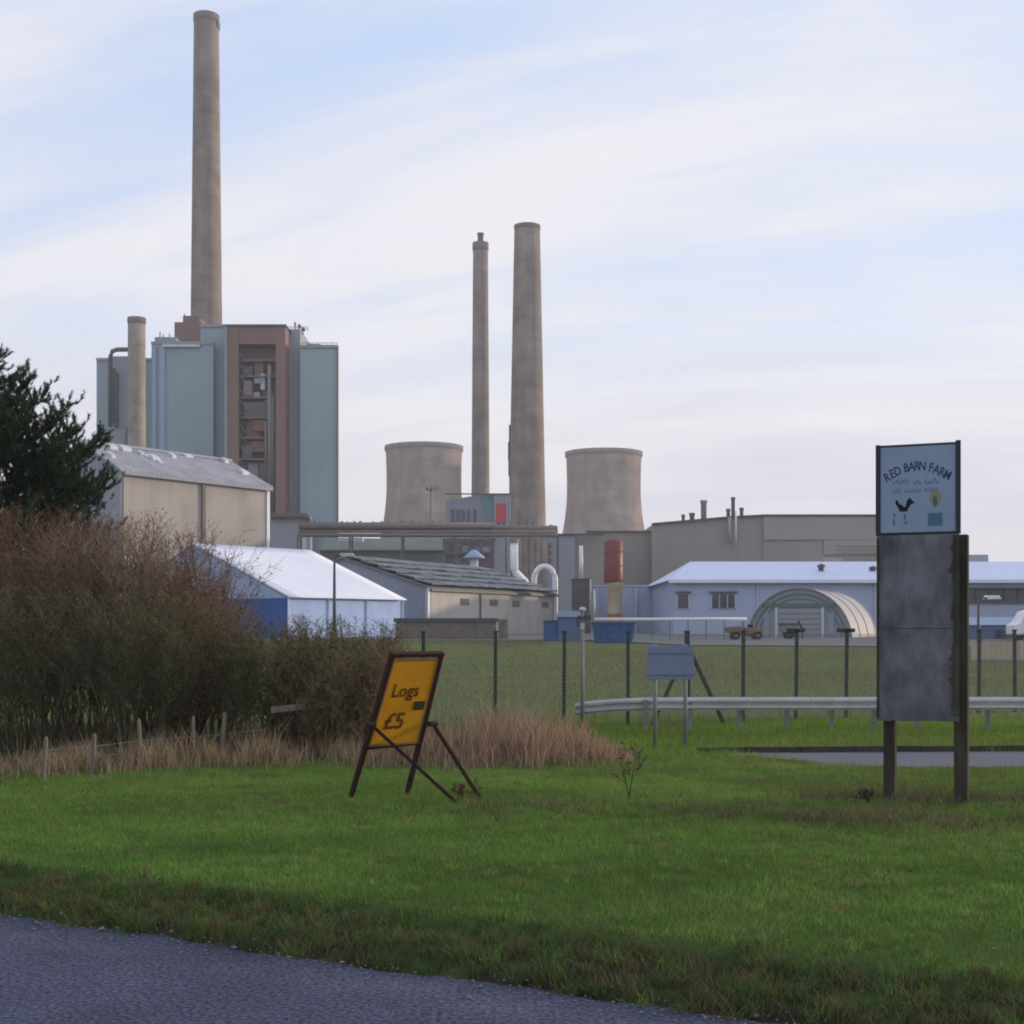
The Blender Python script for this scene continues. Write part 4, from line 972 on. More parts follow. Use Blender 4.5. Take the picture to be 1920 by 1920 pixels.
MB().abox(x0 + .02, x0 + 4.38, d - .01, d + 1.81, z0 + .3, z0 + .38).build('sill', M['rubber'], vn)
for xx in (x0 + .85, x0 + 3.5):
    for dd in (d + .08, d + 1.72): MB().tube([(xx, dd - .1, z0 + .33), (xx, dd + .1, z0 + .33)], .33, 16).build('wheel', M['rubber'], vn)
hb = thing('timber_hoarding', 'pale timber board hoarding low at the right edge of the field', 'hoarding', gp(1880, 58))
d = 58
z0 = gzf(PX(1880, d), d) - .03
xa = PX(1828, d)
for j in range(18):
    w_ = .21; x = xa + j * (w_ + .012)
    MB().abox(x, x + w_, d + R.uniform(0, .02), d + .05, z0 + .16, z0 + .80 + R.uniform(-.01, .02)).build('board', M['timber_pale'], hb)
MB().abox(xa - .02, xa + 4.0, d - .045, d - .004, z0, z0 + .17).build('bottom_rail', M['hut_skin'], hb)
for x in (xa - .12, xa + 1.86, xa + 3.96): MB().abox(x, x + .11, d - .06, d + .08, z0 - .1, z0 + .86).build('post', M['timber_pale'], hb)

# lamp posts
def lamp(label, px, pyt, d, armx, head_m='galv'):
    g = gp(px, d); root = thing('lamp_post', label, 'lamp post', g, 'lamp posts in the works')
    top = PP(px, pyt, d)
    MB().tube([g - Vector((0, 0, .1)), top], [.11, .06], 10).build('pole', M['frame_dark'], root, True)
    e = PP(px + armx, pyt - 4, d)
    MB().tube([top - Vector((0, 0, .05)), top.lerp(e, .5) + Vector((0, 0, .08)), e], .045, 8).build('arm', M['frame_dark'], root, True)
    hv = e - Vector((.15 * (1 if armx > 0 else -1), 0, .06))
    s_ = 1 if armx > 0 else -1
    MB().prism([hv, hv + Vector((s_ * .85, 0, .02)), hv + Vector((s_ * .75, 0, .2)), hv + Vector((s_ * .1, 0, .2))], (0, .3, 0)).build('lamp_head', M[head_m], root, bevel=.03)
lamp('dark lamp post standing in front of the marquee roof', 627, 1046, 72, 12)
lamp('dark lamp post just right of the weathered notice board', 1835, 1126, 66, 16, 'white_paint')

# ------------------------------------------------------------------ fence, guard rail, poles, small sign
fpx = [795, 928, 1057, 1177, 1290, 1393, 1492, 1586, 1676, 1758, 1835, 1903, 1968]
fd = np.interp(fpx, [795, 928, 1393, 1903, 1968], [24.2, 24.6, 26.0, 29.4, 29.9])
fpos = [(PX(p, q), q) for p, q in zip(fpx, fd)]
fn = thing('chain_link_fence', 'chain-link security fence on dark posts along the field', 'fence', (fpos[5][0], fpos[5][1], gzf(*fpos[5])))
for j, (x, y) in enumerate(fpos):
    z = gzf(x, y); tl = R.uniform(-.02, .02)
    top = Vector((x + tl, y, z + 1.72))
    po = MB().bar((x, y, z - .1), top, .062 if j not in (4,) else .09).build('post', M['post_green'], fn)
    MB().abox(top.x - .05, top.x + .05, y - .05, y + .05, top.z, top.z + .025).build('cap', M['post_green'], po)
    if j in (6, 7): MB().abox(x - .17, x + .17, y - .05, y + .05, z + 1.70, z + 1.78).build('bracket', M['post_green'], po)
x, y = fpos[4]; z = gzf(x, y)
for s_ in (-1, 1):
    a = Vector(fpos[4 + s_]); e = Vector((x + s_ * .72, y + (a.y - y) * .55, 0)); e.z = gzf(e.x, e.y) - .05
    MB().bar((x, y, z + 1.45), e, .06).build('brace', M['post_green'], fn)
for hz in (.08, .9, 1.66):
    mb = MB()
    for a, b in zip(fpos[:-1], fpos[1:]):
        mb.bar((a[0], a[1] - .045, gzf(*a) + hz), (b[0], b[1] - .045, gzf(*b) + hz), .007)
    mb.build('strand', M['wire'], fn)
mb = MB()
for a, b in zip(fpos[:-1], fpos[1:]):
    za, zb_ = gzf(*a), gzf(*b); L_ = math.hypot(b[0] - a[0], b[1] - a[1]); stp = .07
    n = int(L_ / stp)
    def q(t_, h): return Vector((a[0] + (b[0] - a[0]) * t_, a[1] + (b[1] - a[1]) * t_ - .05, za + (zb_ - za) * t_ + .04 + h))
    hh = 1.62; lean = hh / L_
    for i in range(-int(hh / stp), n + 1):
        t0 = i * stp / L_
        for s_ in (1, -1):
            p0, p1 = (t0, 0.0), (t0 + lean, hh)
            if p0[0] < 0: p0 = (0, (0 - t0) / lean * hh)
            if p1[0] > 1: p1 = (1, (1 - t0) / lean * hh)
            if p1[1] <= p0[1]: continue
            if s_ > 0: mb.bar(q(*p0), q(*p1), .0032)
            else: mb.bar(q(1 - p0[0], p0[1]), q(1 - p1[0], p1[1]), .0032)
tag(mb.build('chain_link_mesh', M['wire'], fn), kind='stuff')

gr = thing('guard_rail', 'galvanised steel guard rail beside the side road verge', 'guard rail', (PX(1500, 24.4), 24.4, gzf(PX(1500, 24.4), 24.4)))
path = []
for px, d, up in ((1078, 24.9, .34), (1100, 24.7, .39), (1150, 24.5, .44), (1220, 24.3, .47), (1400, 24.1, .48), (1640, 24.0, .485), (1920, 24.1, .49), (2150, 24.4, .49)):
    x = PX(px, d); path.append(Vector((x, d, gzf(x, d) + up)))
prof = [(0, -.115), (0, -.10), (.06, -.077), (.06, -.035), (0, -.01), (0, .01), (.06, .035), (.06, .077), (0, .10), (0, .115)]
prof = prof + [(a - .008, b) for a, b in prof[::-1]]
def rail_seg(pts):
    mb = MB(); n = len(prof); vs_, fs_ = [], []
    for p in pts:
        for a, b in prof: vs_.append(p + Vector((0, -a, b)))
    for i in range(len(pts) - 1):
        for j in range(n): fs_.append((i * n + (j + 1) % n, i * n + j, (i + 1) * n + j, (i + 1) * n + (j + 1) % n))
    fs_ += [tuple(range(n)), tuple(range(len(pts) * n - 1, (len(pts) - 1) * n - 1, -1))]
    return mb.add(vs_, fs_)
rail_seg(path[:4]).build('rail_terminal', M['galv'], gr)
for a, b in zip(path[3:-1], path[4:]):
    k = 2 if (b - a).length > 1.8 else 1
    for i in range(k):
        p, q_ = a.lerp(b, i / k), a.lerp(b, (i + 1) / k)
        off = Vector((0, -.009 * (i % 2), 0)); dd = (q_ - p).normalized()
        rail_seg([p + off + dd * .004, q_ + off - dd * .004]).build('rail_beam', M['galv'], gr)
for px in (1210, 1294, 1388, 1476, 1560, 1640, 1720, 1853, 1940, 2040):
    d = 24.18; x = PX(px, d); z = gzf(x, d)
    MB().abox(x - .035, x + .035, d, d + .08, z - .1, z + .55).build('rail_post', M['galv_dull'], gr)

cp = thing('camera_pole', 'slim grey pole with dark camera heads in the long grass', 'pole', gp(1092, 23.0))
d = 23.0; g = gp(1092, d)
MB().tube([(g.x, d, g.z - .2), PP(1092, 1146, d)], [.034, .028], 10).build('pole', M['galv_dull'], cp, True)
MB().tube([PP(1092, 1158, d), PP(1102, 1152, d - .05)], .018, 6).build('bracket', M['frame_dark'], cp)
MB().abox(PX(1097, d), PX(1108, d), d - .16, d + .06, PZ(1162, d), PZ(1153, d)).build('camera_head', M['frame_dark'], cp, bevel=.015)
MB().abox(PX(1083, d), PX(1090, d), d - .12, d + .04, PZ(1160, d), PZ(1154, d)).build('camera_head', M['frame_dark'], cp, bevel=.015)
MB().lathe((g.x, d, PZ(1146, d)), [(.05, 0), (.06, .03), (.03, .07)], 10).build('cap', M['galv'], cp)
MB().abox(g.x - .035, g.x + .035, d - .07, d - .035, PZ(1180, d), PZ(1168, d)).build('junction_box', M['galv'], cp)

ss = thing('small_road_sign', 'back of a small blue-grey road sign on two thin poles', 'sign', gp(1257, 20.7))
d = 20.7
for px in (1228, 1285):
    x = PX(px, d); z = gzf(x, d)
    MB().tube([(x, d, z - .15), (x, d, PZ(1208, d))], .031, 12).build('pole', M['galv_dull'], ss, True)
MB().abox(PX(1213, d), PX(1300, d), d - .05, d - .034, PZ(1274, d), PZ(1211, d)).build('panel', M['sign_back'], ss, bevel=.004)
for y in (1222, 1262): MB().abox(PX(1215, d), PX(1298, d), d - .066, d - .051, PZ(y + 3, d), PZ(y, d)).build('back_channel', M['sign_back'], ss)

# ------------------------------------------------------------------ left post-and-rail fence
wf = thing('timber_post_fence', 'old grey timber post fence along the foot of the bare shrubs', 'fence', (PX(300, 18.5), 18.5, gzf(PX(300, 18.5), 18.5)))
for px, yt, yb, w_ in ((78, 1384, 1462, .065), (172, 1378, 1450, .07), (265, 1350, 1440, .06), (365, 1345, 1428, .06), (415, 1338, 1424, .07), (507, 1326, 1410, .08), (608, 1326, 1400, .07), (693, 1330, 1400, .05), (878, 1378, 1425, .05)):
    d = (H - 0.08) * F / (yb - YH) - (.30 if px < 470 else .1); x = PX(px, d); z = gzf(x, d); ln = R.uniform(-.05, .05); w_ *= .62
    MB().prism([(x - w_ / 2, d, z - .1), (x + w_ / 2, d, z - .1), (x + w_ / 2 + ln, d, PZ(yt + 2, d)), (x + ln, d, PZ(yt - 3, d)), (x - w_ / 2 + ln, d, PZ(yt + 1, d))], (0, w_, 0)).build('post', M['timber_old'], wf)
MB().bar(PP(508, 1331, 19.3), PP(618, 1320, 19.6), .045, .085).build('rail', M['timber_old'], wf)
for j, y in ((0, 1395), (1, 1415)):
    MB().tube([PP(78, y + 12, 16.6), PP(172, y + 5, 17.2), PP(265, y - 6, 17.9), PP(415, y - 18, 18.8), PP(507, y - 28, 19.4)], .004, 5).build('wire', M['wire'], wf)

# ------------------------------------------------------------------ big notice board on the right
zg = gzf(4.2, 14.35)
nb = thing('notice_board', 'tall weathered notice board on two posts with a pale blue sign on top', 'sign', (4.17, 14.35, zg))
Lp, Rp = Vector((3.807, 14.45, 0)), Vector((4.555, 14.12, 0))
bu = (Rp - Lp).normalized(); bwid = (Rp - Lp).length; bn = Vector((bu.y, -bu.x, 0))
if bn.y > 0: bn = -bn
def bp_(u_, z_, n_=0.0): return Lp + bu * u_ + bn * n_ + Vector((0, 0, z_))
zs = [.935, 2.85, 3.79]
pj = []
def ragged(u0, z0, u1, z1, amp, n):
    return [(u0 + (u1 - u0) * i / n + R.uniform(-amp, amp) * (z0 != z1), z0 + (z1 - z0) * i / n + R.uniform(-amp, amp) * (z0 == z1)) for i in range(n)]
poly = ragged(0, zs[0], bwid, zs[0] - .0, .012, 14) + [(bwid, zs[0])] + [(bwid, zs[1]), (0, zs[1])]
MB().prism([bp_(a, b, 0) for a, b in poly], bn * .03).build('backing_board', M['plywood'], nb)
for u0, w_, top in ((.06, .115, zs[1] - .02), (bwid - .055, .135, zs[1] - .004)):
    MB().box(bp_(u0, zg - .15, -.004), bu * w_, bn * -.155, (0, 0, top - zg + .15)).build('post', M['timber_dark'], nb, bevel=.008)
MB().box(bp_(bwid - .05, 1.09, .032), bu * .05, bn * .02, (0, 0, 1.75)).build('edge_batten', M['timber_dark'], nb)
MB().box(bp_(0.0, .96, .032), bu * .022, bn * .016, (0, 0, 1.86)).build('edge_batten', M['timber_dark'], nb)
jag = [(bwid - .003, 1.0)]
jag_in = []
for j in range(70):
    zq = 1.0 + j * .026
    jag_in.append((bwid - .02 - .13 * float(fnoise(np.array(j * .16 + 3.0), np.array(1.5), 91)) * R.uniform(.45, 1.15), zq))
MB().prism([bp_(a_, b_, .0302) for a_, b_ in jag_in] + [bp_(bwid - .003, 2.83, .0302), bp_(bwid - .003, .99, .0302)], bn * .0015).build('lichen_edge', M['lichen'], nb)
for u0 in (.12, bwid * .5, bwid - .16):
    for z0 in (1.02, 1.9, 2.76):
        p_ = bp_(u0 + R.uniform(-.01, .01), z0 + R.uniform(-.015, .015), .030)
        MB().tube([p_, p_ + bn * .005], .009, 8).build('screw', M['rust'], nb)
MB().box(bp_(.004, 1.885, .0300), bu * (bwid - .06), bn * .0018, (0, 0, .006)).build('board_joint', M['sign_rim'], nb)
# upper sign
pw = bwid + .0
MB().box(bp_(0, zs[1] + .004, -.028), bu * bwid, bn * .03, (0, 0, zs[2] - zs[1] - .004)).build('sign_backing', M['sign_rim'], nb)
face = MB().box(bp_(.035, zs[1] + .03, .0025), bu * (bwid - .07), bn * .010, (0, 0, zs[2] - zs[1] - .055)).build('sign_face', M['sign_face'], nb)
face['label'] = 'pale blue sign face with arched lettering and a black animal emblem'
MB().box(bp_(bwid - .034, zs[1] + .004, .003), bu * .05, bn * .022, (0, 0, zs[2] - zs[1] + .01)).build('frame_strip', M['sign_rim'], nb)
MB().box(bp_(-.014, zs[1] + .004, .003), bu * .047, bn * .018, (0, 0, zs[2] - zs[1] - .0)).build('frame_strip', M['sign_rim'], nb)
fw, fh = bwid - .07, zs[2] - zs[1] - .055
def fp(a, b, n_=.0165): return bp_(.035 + a * fw, zs[1] + .03 + b * fh, n_)
def glyphs(text, size):
    c = bpy.data.curves.new('txt', 'FONT'); c.body = text; c.size = size; c.align_x = 'CENTER'; c.resolution_u = 2; c.offset = size * .022
    o = bpy.data.objects.new('txt', c); COL.objects.link(o)
    dg = bpy.context.evaluated_depsgraph_get(); dg.update()
    me = bpy.data.meshes.new_from_object(o.evaluated_get(dg))
    vs_ = [tuple(v.co) for v in me.vertices]; fs_ = [tuple(p.vertices) for p in me.polygons]
    bpy.data.objects.remove(o); bpy.data.curves.remove(c); bpy.data.meshes.remove(me)
    return vs_, fs_
def letter(ch, size, place, name, m, parent, sx=1.0):
    vs_, fs_ = glyphs(ch, size)
    mb = MB().add([place(x * sx, y) for x, y, _ in vs_], fs_)
    return mb.build(name, m, parent)
word = 'RED BARN FARM'
for k, ch in enumerate(word):
    if ch == ' ': continue
    t_ = -1 + 2 * (k - .38 * word[:k].count(' ')) / (len(word) - 1 - .76); ang = -t_ * .42
    cu, cz = .49 + .38 * t_, .795 - .115 * t_ * t_ - .035
    def place(x, y, cu=cu, cz=cz, ang=ang):
        xx, yy = x * math.cos(ang) - y * math.sin(ang), x * math.sin(ang) + y * math.cos(ang)
        return bp_(.035 + cu * fw + xx, zs[1] + .03 + cz * fh + yy - .035, .0135)
    letter(ch, .13, place, 'letter', M['ink_navy'], face, .74)
# two lines of small faded writing, too worn to read: strokes in word groups
for (z_, h_, words, m) in ((.585, .055, (6, 3, 5), 'ink_teal'), (.485, .045, (3, 6, 5), 'ink_teal')):
    tot = sum(words) + len(words) - 1; a0 = .17; stp = .62 / tot; k = 0
    mb = MB()
    for wl_ in words:
        for j in range(wl_):
            u0 = a0 + k * stp; hh = h_ * R.choice((1, .65, .7, 1.05)); zz0 = z_ - h_ * .5
            mb.prism([fp(u0, zz0, .0130), fp(u0 + stp * .28, zz0, .0130), fp(u0 + stp * .28, zz0 + hh, .0130), fp(u0, zz0 + hh, .0130)], bn * .001)
            zq = zz0 + R.choice((0, hh * .4, hh * .75))
            mb.prism([fp(u0 + stp * .3, zq, .0130), fp(u0 + stp * .75, zq, .0130), fp(u0 + stp * .75, zq + h_ * .25, .0130), fp(u0 + stp * .3, zq + h_ * .25, .0130)], bn * .001)
            k += 1
        k += 1
    mb.build('faded_writing', M[m], face)
def zpoly(pts): return [((x - 100) / 1470.0, (1820 - y) / 1740.0) for x, y in pts]
bird = zpoly([(395, 1160), (445, 1170), (470, 1240), (520, 1255), (565, 1305), (600, 1300), (618, 1190), (675, 1115), (725, 1165), (775, 1228), (700, 1255), (655, 1330), (625, 1395), (490, 1395), (440, 1300), (400, 1240)])
MB().prism([fp(a, b, .0130) for a, b in bird], bn * .0015).build('animal_emblem', M['ink_black'], face)
for x0, y0, x1, y1 in ((355, 1440, 400, 1500), (350, 1540, 385, 1680), (560, 1460, 605, 1560), (575, 1590, 625, 1650)):
    MB().prism([fp(a, b, .0130) for a, b in zpoly([(x0, y0), (x1, y0), (x1, y1), (x0, y1)])], bn * .001).build('emblem_mark', M['ink_teal'], face)
leafp = zpoly([(1170, 985), (1240, 1010), (1285, 1090), (1280, 1180), (1235, 1280), (1175, 1345), (1110, 1280), (1070, 1180), (1065, 1090), (1105, 1015)])
lf = MB().prism([fp(a, b, .0130) for a, b in leafp], bn * .001).build('leaf_emblem', M['ink_yellow'], face)
MB().prism([fp(a, b, .0144) for a, b in zpoly([(1165, 1090), (1205, 1130), (1220, 1230), (1180, 1330), (1135, 1230), (1135, 1140)])], bn * .001).build('leaf_core', M['ink_olive'], face)
MB().prism([fp(a, b, .0130) for a, b in zpoly([(1035, 1440), (1320, 1440), (1320, 1700), (1035, 1700)])], bn * .001).build('teal_block', M['ink_teal'], face)

# ------------------------------------------------------------------ amber A-frame sign
F1, T1 = Vector((-1.70, 14.5, 0)), Vector((-1.20, 13.9, 1.625))
F1.z = gzf(F1.x, F1.y) - .03
F2, T2 = F1 + Vector((.56, .46, 0)), T1 + Vector((.47, .40, 0))
F2.z = gzf(F2.x, F2.y) - .03
ya = thing('a_frame_sign', 'leaning amber A-frame road sign in a rusty red frame on the lawn', 'sign', (-1.1, 14.5, gzf(-1.1, 14.5)))
ad, wd = (T1 - F1).normalized(), (F2 - F1).normalized()
an = wd.cross(ad).normalized()
if an.y > 0: an = -an
LL = (T1 - F1).length
for a, b in ((F1, T1), (F2, T2)):
    MB().bar(a, b, .044, .044, up=an).build('front_leg', M['red_frame'], ya)
MB().bar(T1 - wd * .02, T2 + wd * .02, .042, .06, up=an).build('top_bar', M['red_frame'], ya)
def fr(a, b, n_=0.0): return F1.lerp(F2, a).lerp(T1.lerp(T2, a), b) + an * n_       # point on the leaning frame
MB().bar(fr(0, .375), fr(1, .39), .03, .03, up=an).build('bottom_bar', M['red_frame'], ya)
def yp(a, b, n_=.0175): return fr(.045 + .91 * a, .39 + .585 * b, n_)
bd = MB().prism([yp(0, 0, .002), yp(1, 0, .002), yp(1, 1, .002), yp(0, 1, .002)], an * .012).build('board', M['amber'], ya)
for a0, a1, b0, b1 in ((.0, .03, .0, 1.), (.97, 1., .0, 1.), (.03, .97, .97, 1.), (.03, .97, 0., .025)):
    MB().prism([yp(a0, b0, .0145), yp(a1, b0, .0145), yp(a1, b1, .0145), yp(a0, b1, .0145)], an * .001).build('board_edge', M['board_edge'], bd)
def ytext(txt, cu, cv, size, sx=1.0):
    letter(txt, size, lambda x, y: yp(cu + x / .62, cv + y / 1.02, .0160), 'lettering', M['ink_brown'], bd, sx)
ytext('Logs', .45, .57, .215, .92)
ytext('£5', .38, .20, .27, .95)
MB().prism([yp(.70, .41, .016), yp(.93, .41, .016), yp(.93, .51, .016), yp(.70, .51, .016)], an * .003).build('sticker', M['sticker'], bd)
h1, h2 = F1 + ad * LL * .545, F2 + ad * LL * .53
B1, B2 = Vector((PX(864, 14.15), 14.15, 0)), Vector((PX(904, 14.55), 14.55, 0))
for h_, b_, off in ((h1, B1, -.03), (h2, B2, .03)):
    b_.z = gzf(b_.x, b_.y) - .03
    MB().bar(h_ + wd * off + an * .03, b_, .036, .03, up=an).build('back_leg', M['red_frame'], ya)
    MB().tube([h_ + wd * (off - .05) + an * .025, h_ + wd * (off + .05) + an * .025], .03, 8).build('hinge', M['red_frame'], ya)

# ------------------------------------------------------------------ vegetation
def prism_mesh(name, segs, colr, mat_, parent=None, sides=3):
    s = np.array(segs, np.float64)
    p0, r0, p1, r1 = s[:, :3], s[:, 3], s[:, 4:7], s[:, 7]
    d = p1 - p0; d /= np.maximum(np.linalg.norm(d, axis=1, keepdims=True), 1e-9)
    up = np.where(np.abs(d[:, 2:3]) < .9, np.array([[0, 0, 1.]]), np.array([[1., 0, 0]]))
    a = np.cross(d, up); a /= np.linalg.norm(a, axis=1, keepdims=True); b = np.cross(a, d)
    V = np.empty((len(s), 2 * sides, 3))
    for j in range(sides):
        t_ = 2 * math.pi * j / sides
        o = a * math.cos(t_) + b * math.sin(t_)
        V[:, j] = p0 + o * r0[:, None]; V[:, sides + j] = p1 + o * r1[:, None]
    base = (np.arange(len(s)) * 2 * sides)[:, None]
    fs_ = np.concatenate([np.stack([base[:, 0] + (j + 1) % sides, base[:, 0] + j, base[:, 0] + sides + j, base[:, 0] + sides + (j + 1) % sides], 1) for j in range(sides)])
    org = np.array(origin_of(parent)) if parent is not None else np.zeros(3)
    C = np.repeat(np.array(colr, np.float32), 2 * sides, axis=0)
    return link(name, mesh_np(name, V.reshape(-1, 3) - org, fs_, 4, mat_, C), parent)
def tri_mesh(name, V, col, mat_, parent=None):
    """V: (N,3,3) loose triangles"""
    org = np.array(origin_of(parent)) if parent is not None else np.zeros(3)
    n = len(V)
    return link(name, mesh_np(name, V.reshape(-1, 3) - org, np.arange(n * 3), 3, mat_, np.repeat(col, 3, axis=0)), parent)

def grow(segs, cols, r_, p, d, length, rad, nseg, wander, lift, level, cfg, tips):
    step = length / nseg
    for i in range(nseg):
        d = Vector((d.x + r_.gauss(0, wander), d.y + r_.gauss(0, wander), d.z + r_.gauss(0, wander) + lift)).normalized()
        q = p + d * step
        ra, rb = rad * (1 - i / nseg * .75), rad * (1 - (i + 1) / nseg * .75)
        segs.append((*p, ra, *q, rb))
        c = cfg['c'][min(level, len(cfg['c']) - 1)]; k = r_.uniform(.75, 1.25)
        cols.append((c[0] * k, c[1] * k, c[2] * k))
        p = q
        if level < cfg['levels'] and i >= (1 if level == 0 else 0):
            for _ in range(cfg['kids'][level] if r_.random() > .3 else max(1, cfg['kids'][level] - 1)):
                nd = (d + Vector((r_.gauss(0, 1), r_.gauss(0, 1), r_.gauss(0, .6))) * cfg['spread'][level]).normalized()
                grow(segs, cols, r_, p, nd, length * cfg['ratio'][level] * r_.uniform(.6, 1.2) * (1 - .35 * i / nseg), max(rb * .6, cfg.get('rmin', .0022)), cfg['nseg'][level], wander * 1.2, cfg['lift'], level + 1, cfg, tips)
    if level >= cfg['levels'] - 1: tips.append((p.copy(), d.copy()))

def shrub(name, label, x, y, h, rad, n, seed, palette, leafc=None, nleaf=0, grp='bare winter shrubs of the hedge', dens=1.0):
    r_ = random.Random(seed)
    z = gzf(x, y)
    root = thing(name, label, 'shrub', (x, y, z), grp)
    segs, cols, tips = [], [], []
    cfg = dict(c=palette, levels=2, kids=[3, 2], spread=[.5, .6], ratio=[.36, .5], nseg=[4, 2], lift=.07, rmin=.0042)
    for _ in range(n):
        a = r_.uniform(0, 2 * math.pi); rr = rad * .75 * math.sqrt(r_.random())
        p = Vector((x + rr * math.cos(a), y + rr * math.sin(a) * .8, z - .05))
        out = r_.uniform(.05, .38)
        d = Vector((math.cos(a) * out, math.sin(a) * out, 1)).normalized()
        grow(segs, cols, r_, p, d, h * (r_.uniform(.72, 1.05) if r_.random() > .08 else r_.uniform(1.04, 1.12)) * (1 - .22 * (rr / rad) ** 2), r_.uniform(.010, .02), 7, .10, .02, 0, cfg, tips)
    segs = np.array(segs); zt_ = max(z + h * 1.08, .3)
    keep = (segs[:, 6] < zt_) & (segs[:, 2] > z - .2)
    prism_mesh('stems', segs[keep], np.array(cols)[keep], M['twig'], root)
    if nleaf:
        P = segs[keep][:, 4:7]; sel = rng.integers(0, len(P), nleaf)
        c = P[sel] + rng.normal(0, .04, (nleaf, 3)); a = rng.normal(0, 1, (nleaf, 3)); a /= np.linalg.norm(a, axis=1, keepdims=True)
        b = rng.normal(0, 1, (nleaf, 3)); b -= a * (a * b).sum(1, keepdims=True); b /= np.linalg.norm(b, axis=1, keepdims=True)
        s_ = rng.uniform(.014, .032, (nleaf, 1))
        V = np.stack([c - a * s_, c + b * s_ * .7, c + a * s_ * 1.2], 1)
        k = rng.uniform(.6, 1.35, (nleaf, 1)); base = np.array(leafc)[rng.integers(0, len(leafc), nleaf)]
        tri_mesh('foliage', V, (base * k).astype(np.float32), M['leaf'], root)
    return root
red = [(.105, .074, .052), (.165, .098, .068), (.19, .112, .076)]
brn = [(.115, .09, .056), (.165, .118, .072), (.20, .142, .085)]
olv = [(.09, .085, .052), (.115, .105, .06), (.145, .13, .072)]
gry = [(.15, .125, .098), (.22, .168, .125), (.26, .20, .15)]
L_ol = [(.075, .085, .03), (.105, .095, .038), (.06, .075, .028)]
L_br = [(.15, .085, .042), (.19, .10, .052), (.11, .085, .04)]
shr = [
 # px, d, top row, radius, stems, palette, leaves
 (-70, 22.5, 975, 1.1, 30, red, L_br, 2600, 'tall reddish bare shrub at the left edge under the pine'),
 (40, 20.6, 1110, 1.0, 26, olv, L_ol, 5200, 'dense olive shrub low at the left edge behind the leaning post'),
 (50, 23.2, 985, 1.1, 46, red, L_br, 5200, 'tall reddish shrub directly under the pine crown'),
 (150, 21.4, 1060, 1.0, 30, brn, L_ol, 4600, 'brown twiggy shrub behind the second fence post from the left'),
 (175, 23.6, 985, 1.1, 48, red, L_br, 5000, 'tall red-brown shrub in front of the pine, right of its trunk'),
 (255, 22.6, 1005, 1.0, 40, gry, L_br, 2600, 'pale grey-brown bare shrub before the beige hall'),
 (270, 20.4, 1140, .95, 28, olv, L_ol, 5400, 'dense olive-brown shrub behind the third fence post'),
 (312, 23.0, 1022, .75, 44, red, L_br, 4200, 'tall red-twigged shrub left of the marquee ridge'),
 (370, 20.8, 1130, .95, 30, brn, L_ol, 4800, 'brown shrub behind the pale fence post below the marquee'),
 (340, 22.4, 1090, .40, 34, red, L_br, 3600, 'reddish shrub covering the left gable of the marquee'),
 (390, 21.8, 1155, .42, 30, red, L_br, 3400, 'low red-brown shrub below the blue band of the marquee'),
 (490, 20.2, 1195, .7, 28, olv, L_ol, 6000, 'dark green-brown shrub behind the broken fence rail'),
 (590, 21.4, 1168, .85, 32, brn, L_ol, 2600, 'dark olive bramble shrub below the marquee side wall'),
 (610, 19.9, 1230, .8, 28, brn, L_ol, 3000, 'low dark bramble shrub behind the right end of the rail'),
 (655, 21.2, 1176, .75, 32, olv, L_ol, 2200, 'rounded olive shrub left of the amber sign'),
 (695, 20.4, 1210, .6, 26, brn, L_ol, 1600, 'small brown shrub at the right end of the hedge by the amber sign'),
]
for k, (px, d, yt, rad, n, pal, lc, nl, lab) in enumerate(shr):
    x = PX(px, d); h = PZ(yt, d) - gzf(x, d)
    shrub('bramble_shrub' if lc is L_ol else 'bare_shrub', lab, x, d, h, rad, n, 40 + k, pal, lc, nl)

